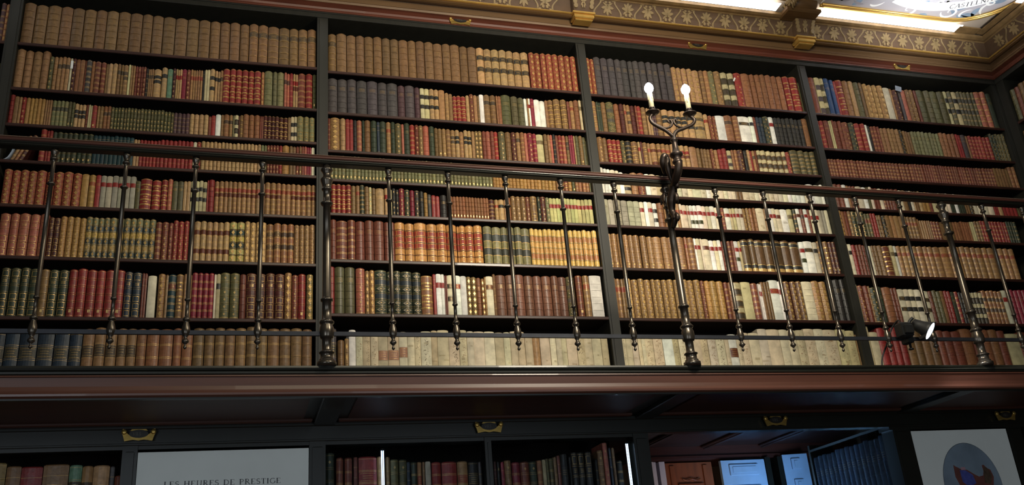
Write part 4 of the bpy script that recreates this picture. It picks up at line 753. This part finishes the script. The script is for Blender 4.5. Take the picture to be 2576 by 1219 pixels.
def book_mesh(mb, T, W, H, DP, col, style, rng, split=False, fine=True):
    """one book: spine facing local -y, bottom at z 0, left edge at x 0; T maps local points to world. Returns label patches when split."""
    vell = col in ('iv', 'wh', 'cm', 'gr', 'cz'); mi = 1 if vell else 0
    k = rng.uniform(.84, 1.16); base = srgb(COL[col]); base = tuple(min(1, base[i] * k * rng.uniform(.95, 1.05)) for i in range(3))
    if col == 'iv' and H > .3: base = mixc(base, srgb((176, 150, 108)), rng.uniform(0, .55))
    bulge = min(.30 * W, .011) * (.5 if vell or 'p' in style else 1)
    S = 6 if fine and W > .02 else 4
    band = any(ch in style for ch in 'bGoODdtsn') and not vell or ('b' in style)
    nc = 6 if H > .17 else 5
    labels = {}      # compartment (from the top) -> colour
    main = style[0]
    if 'K' in style: labels = {1: DARKL, 3: DARKL} if H > .2 or vell else {1: DARKL, 2: DARKL}
    if 'k' in style: labels = {1: DARKL}
    if 'R' in style: labels = {1: REDL}
    if 'r' in style: labels = {1: REDL, 2: BRL} if not vell else {1: REDL}
    if 'N' in style: labels = {1: BRL, 4: BRL} if not vell else {1: BRL}
    if 'M' in style: labels = {1: REDL, 3: GRNL}
    dk = lambda c, t: tuple(v * 255 for v in mixc([q / 255 for q in COL[col]], [q / 255 for q in c], t))
    if not vell and col not in ('lt', 'cm'): labels = {q: (dk(c, .62) if c in (DARKL, REDL) else c) for q, c in labels.items()}
    if col == 'iv' and 'N' in style and H > .3: labels = {1: (158, 112, 86)}
    if 'L' in style: labels = {1: (64, 60, 48)}
    if col == 'ol' and 'N' in style: labels = {1: (70, 66, 44), 4: (70, 66, 44)}
    if col == 'cm' and 'N' in style: labels = {1: (112, 96, 66)}
    e0 = .020 * H if H > .2 else .03 * H
    lo, hi = .035 * H, .972 * H
    rows = []        # z0, z1, colour, protrusion, material
    bt = .0065 if H > .2 else .005
    bp = .0022 if band else 0
    lift = 0
    gold = lin(GOLD); 
    if main == 'Q': base = tuple(v * .55 for v in base)
    if main == 'Q':   # brown volumes with gold-lined dark bands
        seg = [(0, .06, LGOLD, 1), (.06, .075, GOLD, 2), (.075, .10, LGOLD, 1), (.10, .115, GOLD, 2), (.115, .22, DARKL, 0), (.22, .236, GOLD, 2), (.236, .80, None, 0), (.80, .814, GOLD, 2), (.814, .92, DARKL, 0), (.92, .935, GOLD, 2), (.935, 1, None, 0)]
        rows = [(a * H, b_ * H, base if c is None else lin(c), 0, 2 if f == 2 else 0) for a, b_, c, f in seg]
    elif main == 'E':  # olive gold volumes with two wide dark bands
        seg = [(0, .035, None), (.035, .04, GOLD), (.04, .23, (124, 116, 76)), (.23, .245, GOLD), (.245, .42, (66, 66, 56)), (.42, .435, GOLD), (.435, .60, (128, 118, 76)), (.60, .615, GOLD), (.615, .80, (70, 72, 66)), (.80, .81, GOLD), (.81, 1, (120, 114, 80))]
        rows = [(a * H, b_ * H, base if c is None else lin(c, k), 0, 0) for a, b_, c in seg]
    elif main in 'vw' or (main == 'p' and not labels):
        rows = [(0, H, base, 0, mi)]
        if main == 'p' and not vell and H > .12:
            g2 = mixc(base, gold, .45); rows = [(0, .05 * H, base, 0, 0), (.05 * H, .058 * H, g2, 0, 0), (.058 * H, .72 * H, base, 0, 0), (.72 * H, .728 * H, g2, 0, 0), (.728 * H, .86 * H, base, 0, 0), (.86 * H, .868 * H, g2, 0, 0), (.868 * H, H, base, 0, 0)]
    else:
        z = 0; ch = (hi - lo) / nc
        rows.append((0, lo, mixc(base, gold, .35) if main in 'tGd' and not vell else base, 0, mi))
        for c in range(nc):           # from the bottom
            idx = nc - 1 - c; z0 = lo + c * ch; z1 = z0 + ch
            cc = base; m_ = mi
            if main == 'G' or (main == 'O'): 
                cc = mixc(base, lin(LGOLD), .12 if col in ('rd', 'cr', 'mr', 'br') else .36)
            if main == 'O': cc = lin((150, 58, 44), k) if idx in (1, 2, 3) else lin((196, 140, 78), k)
            if main == 'G' and col == 's2': cc = lin([(120, 118, 84), (78, 86, 84), (176, 146, 74), (72, 76, 70), (150, 126, 80), (70, 76, 70)][idx % 6], k)
            if main == 'G' and col == 'cy': cc = lin([(214, 178, 98), (176, 122, 76), (206, 160, 92), (200, 150, 86), (170, 112, 70), (216, 176, 94)][idx % 6], k)
            if main == 'G' and col == 'dg': cc = lin([(168, 160, 96), (52, 66, 60), (176, 156, 76), (60, 66, 56), (170, 158, 96), (166, 150, 82)][idx % 6], k)
            if main == 'D' and idx in (1, 3): cc = lin((42, 48, 52)) if col == 'dg' else mixc(base, lin((70, 60, 60)), .6)
            if main == 's': cc = lin(COL['cm'], k) if idx % 2 == 0 else lin((70, 60, 44) if not vell else (80, 70, 70), k)
            if main == 't' and idx == 1: cc = tuple(v * .8 for v in base)
            lab = labels.get(idx)
            if lab is not None and not split: cc = lin(lab); m_ = 0
            zz1 = z1 - (bt if idx > 0 else 0)
            gl = main in 'gtGdoOnKNRrDL' and not vell and H > .12
            if gl and fine:
                gc = mixc(cc, gold, .75); q = .0016
                rows += [(z0, z0 + q, gc, 0, 2), (z0 + q, zz1 - q, cc, 0, m_), (zz1 - q, zz1, gc, 0, 2)]
            else: rows.append((z0, zz1, cc, 0, m_))
            if idx > 0:
                bc = mixc(base, gold, .8) if main == 't' else (base if not vell else tuple(v * .93 for v in base))
                if main in 'gKRrNkG' and not vell: bc = mixc(base, gold, .22)
                if 'b' in style: bc = tuple(v * 1.06 for v in base)
                rows.append((zz1, z1, bc, bp, 2 if main == 't' else mi))
        rows.append((hi, H, mixc(base, gold, .3) if main in 'Gt' and not vell else base, 0, mi))
    def sy(s, pr=0): return -(bulge * (1 - (2 * s - 1) ** 2)) - pr * (1 - (2 * s - 1) ** 6)
    def strip(z0, z1, pr, cc, m_, ins0=0, ins1=0):
        V = []
        for zz, ins in ((z0, ins0), (z1, ins1)):
            for q in range(S + 1):
                s = q / S; V.append(T(ins + (W - 2 * ins) * s, sy(s, pr) + ins * .6, zz))
        mb.add(V, [(q, q + 1, S + 2 + q, S + 1 + q) for q in range(S)], m_, cc, False)
    last = None
    for i, (z0, z1, cc, pr, m_) in enumerate(rows):
        if i == len(rows) - 1:
            zm = z1 - min(.0055, (z1 - z0) * .7); strip(z0, zm, pr, cc, m_); strip(zm, z1, pr, cc, m_, 0, .0016 + .05 * W)
        else: strip(z0, z1, pr, cc, m_)
        if last is not None and abs(last - pr) > 1e-5 and fine:
            V = [T(W * q / S, sy(q / S, last), z0) for q in range(S + 1)] + [T(W * q / S, sy(q / S, pr), z0) for q in range(S + 1)]
            F = [(q, q + 1, S + 2 + q, S + 1 + q) if last > pr else (S + 1 + q, S + 2 + q, q + 1, q) for q in range(S)]
            mb.add(V, F, m_, cc)
        last = pr
    # boards and page block
    c2 = tuple(v * .9 for v in base); pg = lin((176, 160, 128))
    mb.add([T(0, 0, 0), T(0, DP, 0), T(0, DP, H), T(0, 0, H), T(W, 0, 0), T(W, DP, 0), T(W, DP, H), T(W, 0, H)], [(3, 2, 1, 0), (4, 5, 6, 7), (1, 5, 4, 0), (2, 6, 5, 1)], mi, c2)
    cap = [T(.0016 + .05 * W + (W - .0032 - .1 * W) * q / S, sy(q / S) + .002, H) for q in range(S + 1)]
    mb.add(cap, [tuple(range(S + 1))], mi, c2)
    mb.add([T(.002, .003, H - .003), T(W - .002, .003, H - .003), T(W - .002, DP - .002, H - .003), T(.002, DP - .002, H - .003)], [(0, 1, 2, 3)], 1, pg)
    # tooling
    def patch(s0, s1, z0, z1, cc, m_=2, e=.0007):
        n = 3 if s1 - s0 > .3 else 1
        V = [T(W * (s0 + (s1 - s0) * q / n), sy(s0 + (s1 - s0) * q / n) - e, zz) for zz in (z0, z1) for q in range(n + 1)]
        mb.add(V, [(q, q + 1, n + 2 + q, n + 1 + q) for q in range(n)], m_, cc)
    def dia(s, z, rx, rz, cc, m_=2):
        y = sy(s) - .0009; mb.add([T(W * s - rx, y + .0004, z), T(W * s, y, z - rz), T(W * s + rx, y + .0004, z), T(W * s, y, z + rz)], [(0, 1, 2, 3)], m_, cc)
    ch = (hi - lo) / nc
    if main in 'dGoODnK' and (fine or W > .012) and col not in ('cy',):
        for c in range(nc):
            idx = nc - 1 - c; zc = lo + (c + .5) * ch - bt / 2
            if idx in labels: continue
            if main in 'dK' and idx != 1 and (main == 'd'): dia(.5, zc, min(.2 * W, .006), min(.25 * ch, .008), mixc(base, gold, .7), 0)
            if main == 'G' and 'K' not in style:
                g1 = mixc(base, gold, .85)
                dia(.5, zc, .26 * W, .34 * ch, g1)
            if main == 'o' and idx not in (2,) or main == 'O':
                g1 = gold if main == 'o' else lin((206, 150, 84))
                zt, zb = zc + .36 * ch, zc - .36 * ch; q = .0016
                if idx != 1 or main == 'O':
                    for a_, b_, c_, d_ in ((.14, .86, zb, zb + q), (.14, .86, zt - q, zt), (.14, .14 + .05, zb, zt), (.81, .86, zb, zt)): patch(a_, b_, c_, d_, g1)
                else:
                    for f_ in (.3, .5, .7): patch(.25, .75, zb + f_ * (zt - zb), zb + f_ * (zt - zb) + q, g1)
            if main == 'D' and idx not in (1, 3):
                dia(.5, zc, .40 * W, .36 * ch, mixc(base, gold, .25), 0); dia(.5, zc, .26 * W, .24 * ch, tuple(v * .62 for v in base), 0)
                y = .0013
                if fine: mb.add([T(W * .5 - .13 * W, sy(.5) - y, zc), T(W * .5, sy(.5) - y, zc - .11 * ch), T(W * .5 + .13 * W, sy(.5) - y, zc), T(W * .5, sy(.5) - y, zc + .11 * ch)], [(0, 1, 2, 3)], 2, mixc(base, gold, .5))
    if 'n' in style: patch(.36, .64, .10 * H, .10 * H + min(.018, .09 * H), lin((230, 196, 128)))
    if 't' in style and W > .018: 
        for q in (1, 3, 4): patch(.3, .7, lo + (nc - 1 - q + .3) * ch, lo + (nc - 1 - q + .5) * ch, mixc(base, gold, .7))
    if ('R' in style or 'L' in style or 'p' in style or 'b' in style) and not vell and W > .02:
        idx = 1; zt = lo + (nc - idx) * ch - bt
        for q in (.25, .45, .65): patch(.2, .8, zt - ch * q - .0015, zt - ch * q, mixc(lin(REDL) if 'R' in style else base, gold, .55))
    if main == 'w':
        z = H * .95; ink = lin((84, 62, 46)) if rng.random() < .35 else lin((142, 108, 78)); cs = rng.uniform(.45, .6)
        while z > .05 * H:
            sz = rng.uniform(.012, .019); wd_ = rng.uniform(.18, .28)
            for q in range(rng.randint(3, 5)):
                sa = cs + rng.uniform(-wd_, wd_); za = z - rng.uniform(0, sz * .7); dsa = rng.uniform(-.16, .16); dza = rng.uniform(.001, .008); th = rng.uniform(.0010, .0022)
                s0_, s1_ = max(.06, min(.94, sa)), max(.06, min(.94, sa + dsa))
                mb.add([T(W * s0_, sy(s0_) - .0008, za), T(W * s0_, sy(s0_) - .0008, za + th), T(W * s1_, sy(s1_) - .0008, za - dza + th * 1.6), T(W * s1_, sy(s1_) - .0008, za - dza)], [(0, 1, 2, 3)], 1, ink)
            z -= sz * rng.uniform(.8, 1.25)
    if main in 'vw':
        for q in range(rng.randint(1, 4)):
            zc = rng.uniform(.1, .9) * H; kk = rng.uniform(.62, .85); s0_ = rng.uniform(.02, .5); patch(s0_, rng.uniform(s0_ + .1, .98), zc, zc + rng.uniform(.002, .014), (base[0] * kk * 1.05, base[1] * kk, base[2] * kk * .92), 1, .0003)
    # label patches as separate parts
    out = []
    if split and labels:
        for idx, lc in labels.items():
            z1 = lo + (nc - idx) * ch - (bt if idx else 0) - .0012; z0 = lo + (nc - idx - 1) * ch + .0012
            n = 6
            V = [T(W * (.02 + .96 * q / n), sy(.02 + .96 * q / n) - .0012, zz) for zz in (z0, z1) for q in range(n + 1)]
            L_ = MB(); L_.add(V, [(q, q + 1, n + 2 + q, n + 1 + q) for q in range(n)], 0, lin(lc))
            if W > .014:
                gg = mixc(lin(lc), gold, .7)
                for f_ in (.12, .38, .60, .85):
                    zz = z0 + (z1 - z0) * f_; a0, a1 = (.08, .92) if f_ in (.12, .85) else (.22, .78)
                    V = [T(W * (a0 + (a1 - a0) * q / 4), sy(a0 + (a1 - a0) * q / 4) - .0016, h_) for h_ in (zz - .0009, zz + .0009) for q in range(5)]
                    L_.add(V, [(q, q + 1, 6 + q, 5 + q) for q in range(4)], 1, gg)
            out.append(L_)
    return out

# the list of all books: (x0, x1, y of the spine, z, height, colour, style, row, bay)
BAYN = {'Z': 'far-left partial bay', 'A': 'first full bay', 'B': 'second full bay', 'C': 'third full bay', 'D': 'fourth full bay'}
ROWN = ['top', 'second', 'third', 'fourth', 'fifth', 'sixth', 'seventh', 'bottom']
BAYX = {'Z': (-1.05, -.032), 'A': (.032, 1.568), 'B': (1.632, 3.168), 'C': (3.232, 4.768), 'D': (4.832, 6.384)}
rnd = random.Random(11); BOOKS = []
for ln in DATA.strip().split('\n'):
    key, z, toks = ln.split(' '); z = int(z) / 1000; x = None
    for t in toks.split(';'):
        f_ = t.split(',')
        x1 = int(f_[0]) / 1000
        if len(f_) == 1 or x is None: x = x1; continue
        n = int(f_[1]); wts = [rnd.uniform(.88, 1.12) for _ in range(n)]; s_ = sum(wts)
        xs = x
        lo_, hi_ = BAYX.get(key[0], (-9, 9)); x = max(x, lo_); x1 = min(x1, hi_); xs = x
        gap = lambda w_: (.0007 + min(.0032, .07 * w_)) if f_[2] not in ('iv', 'wh') else .0017
        for wv in wts:
            w_ = (x1 - x) * wv / s_
            if xs + w_ - .0012 > -1.05: BOOKS.append((xs, xs + w_ - gap(w_), rnd.uniform(.004, .010) + .012, z, int(f_[4]) / 1000 * rnd.uniform(.985, 1.012), f_[2], f_[3], 'on the ' + ROWN[int(key[1]) - 1] + ' shelf of the ' + BAYN[key[0]]))
            xs += w_
        x = x1
LN = {'L1': 'in the lower case left of the exhibition panel', 'L2': 'in the glazed case left of its mullion', 'L3': 'in the glazed case right of its mullion'}
for ln in LOW.strip().split('\n'):
    k_, a, b_, c_, s_, zt = ln.split(','); a, b_, zt = int(a) / 1000, int(b_) / 1000, int(zt) / 1000
    BOOKS.append((a, b_ - .001, -.088, -.5, zt + .5, c_, s_, LN[k_]))
def key_desc(c_, s_):
    m0 = s_[0]
    for ch in 'KkRrNMQL':
        if ch in s_: m0 = ch; break
    cn = CN[c_]; sn = SN[m0]
    if c_ in ('iv', 'wh') and m0 in 'vpw': cn += ' vellum'
    return sn + ' ' + cn
groups = {}
for i, bk in enumerate(BOOKS): groups.setdefault((bk[7], key_desc(bk[5], bk[6])), []).append(i)
ORD = ['', 'first', 'second', 'third', 'fourth', 'fifth', 'sixth', 'seventh', 'eighth', 'ninth', 'tenth', 'eleventh', 'twelfth', '13th', '14th', '15th', '16th', '17th', '18th', '19th', '20th']
ORD += ['%d%s' % (n, {1: 'st', 2: 'nd', 3: 'rd'}.get(n % 10, 'th')) for n in range(21, 80)]
NUM = ['', 'one', 'two', 'three', 'four', 'five', 'six', 'seven', 'eight', 'nine', 'ten', 'eleven', 'twelve'] + [str(n) for n in range(13, 90)]
LABEL = {}
for (where, desc), ids in groups.items():
    n = len(ids)
    wl = where.replace('on the ', '').replace(' of the ', ', ') if where.startswith('on the') else where
    for q, i in enumerate(ids):
        if n == 1: s_ = 'lone %s book, %s' % (desc, wl)
        elif n == 2: s_ = '%s of two %s books, %s' % (('left', 'right')[q], desc, wl)
        elif q == 0: s_ = 'leftmost of the %s %s books, %s' % (NUM[n], desc, wl)
        elif q == n - 1: s_ = 'rightmost of the %s %s books, %s' % (NUM[n], desc, wl)
        else: s_ = '%s from left of %s %s books, %s' % (ORD[q + 1], NUM[n], desc, wl)
        LABEL[i] = s_
def seen_area(bk):
    x0, x1, y, z, h = bk[:5]; mx = (x0 + x1) / 2
    q = M3.transposed() @ (Vector((mx, y, z + h / 2)) - CAM); px = 2311.19 / -q.z; u = 1288 + q.x * px; v = 609.5 - q.y * px
    q2 = M3.transposed() @ (Vector((mx, y, z)) - CAM); vb = 609.5 - q2.y * 2311.19 / -q2.z
    if z < ZF + .01: vb = min(vb, 917 if z > 0 else 1219)
    q3 = M3.transposed() @ (Vector((mx, y, z + h)) - CAM); vt = 609.5 - q3.y * 2311.19 / -q3.z
    if u < 0 or u > 2576: return 0
    hh = max(0, min(vb, 1219) - max(0, vt)); 
    if 'fourth shelf' in bk[7]: hh *= .5
    return hh * (x1 - x0) * px
rank = sorted(range(len(BOOKS)), key=lambda i: -seen_area(BOOKS[i]))
top = set(rank[:300])
rest = MB()
for i, (x0, x1, y, z, h, c_, s_, where) in enumerate(BOOKS):
    rng = random.Random(i * 7 + 3); W_ = x1 - x0; dp = .15 if z > 0 else .16
    y += .25 * min(W_ * .24, .011)
    if i in top:
        o = MB(); labs = book_mesh(o, lambda a, b_, c__: (a, b_, c__), W_, h, dp, c_, s_, rng, split=True)
        ob = o.build('book', [LEATHER, VELLUM, GILT], None, (x0, y, z))
        tag(ob, LABEL[i], 'book', 'books ' + where)
        for L_ in labs: L_.build('title_label', [LEATHER, GILT], ob)
    else:
        book_mesh(rest, lambda a, b_, c__, x0=x0, y=y, z=z: (x0 + a, y + b_, z + c__), W_, h, dp, c_, s_, rng, fine=W_ > .02)
# books of the side wall and of the blue-lit case belong to the same crowd
rng = random.Random(77)
for z, h in ((2.06, .26), (1.79, .2), (1.56, .18), (1.36, .15), (1.15, .2)):
    yy = -.085
    while yy > -.5:
        W_ = rng.uniform(.028, .045)
        book_mesh(rest, lambda a, b_, c__, yy=yy, z=z: (XR + .012 + b_, yy - a, z + c__), W_ - .001, h * rng.uniform(.92, 1), .15, rng.choice(['br', 'ol', 'tn', 'br', 'rb']), rng.choice(['b', 'g', 'bn']), rng); yy -= W_
yy = .73
while yy > -.02:
    W_ = .048
    book_mesh(rest, lambda a, b_, c__, yy=yy: (4.790 + b_, yy - a, -.5 + c__), W_ - .002, .405 * rng.uniform(.97, 1), .15, 'db', 'b', rng); yy -= W_
so = rest.build('books', [LEATHER, VELLUM, GILT]); so['kind'] = 'stuff'
tag(so, 'all the remaining smaller old books packed on the bookcase shelves', 'books')

# three books leaning at the left end of the fourth shelf, and a bundle of papers
for j, (x, ang, W_, h, c_, nm) in enumerate(((.068, .38, .016, .150, 'br', 'thin brown book leaning right beside the loose papers'), (.088, .38, .014, .155, 'or', 'thin orange-brown book leaning between two others behind the handrail'), (.106, .38, .018, .160, 'mr', 'maroon book leaning right, against the red volumes behind the handrail'))):
    o = MB(); R_ = Matrix.Rotation(ang, 3, 'Y')
    book_mesh(o, lambda a, b_, c__: tuple(R_ @ Vector((a, b_, c__))), W_, h, .15, c_, 'g', random.Random(j + 500))
    ob = o.build('book', [LEATHER, VELLUM, GILT], None, (x, .02, 1.3805 + W_ * math.sin(ang))); tag(ob, nm, 'book', 'leaning books on the fourth shelf')
b = MB()
P_ = [(.034, 1.382), (.046, 1.387), (.058, 1.398), (.066, 1.414), (.073, 1.432), (.077, 1.450)]
b.add([(x, .012, z) for x, z in P_] + [(x, .16, z) for x, z in P_] + [(x + .008, .012, z - .001) for x, z in P_] + [(x + .008, .16, z - .001) for x, z in P_], [(i, i + 1, i + 7, i + 6) for i in range(5)] + [(i + 12, i + 13, i + 19, i + 18) for i in range(5)] + [(i + 12, i + 13, i + 1, i) for i in range(5)])
tag(b.build('paper_bundle', SHEAF), 'bluish-white curved bundle of papers slumped at the left end of the shelf', 'papers')
def slip(name, x, z, w_, h_, lab, tilt=0, m_=SLIP, y=.004):
    o = MB(); o.add([(-w_ / 2, 0, 0), (w_ / 2, 0, 0), (w_ / 2, -.001, h_), (-w_ / 2, -.001, h_), (-w_ / 2, .001, 0), (w_ / 2, .001, 0), (w_ / 2, 0, h_), (-w_ / 2, 0, h_)], [(0, 1, 2, 3), (7, 6, 5, 4), (0, 4, 5, 1), (1, 5, 6, 2), (2, 6, 7, 3), (3, 7, 4, 0)])
    ob = o.build(name, m_, None, (x, y, z)); ob.rotation_euler.y = tilt; tag(ob, lab, 'paper slip', 'paper slips among the books'); return ob
slip('paper_slip', .300, 1.935, .012, .048, 'small white paper slip stuck on the tan books, second shelf')
slip('paper_slip', 4.262, 2.240, .010, .030, 'torn white paper slip poking above a book on the top shelf', .5)
slip('paper_slip', 5.560, 2.283, .050, .040, 'dark torn paper flap above the ivory book near the corner', .2, SHEAF)
slip('paper_crumb', 1.97, 1.0035, .010, .008, 'tiny crumpled white paper lying on top of the handrail', .4, SLIP, -.905)
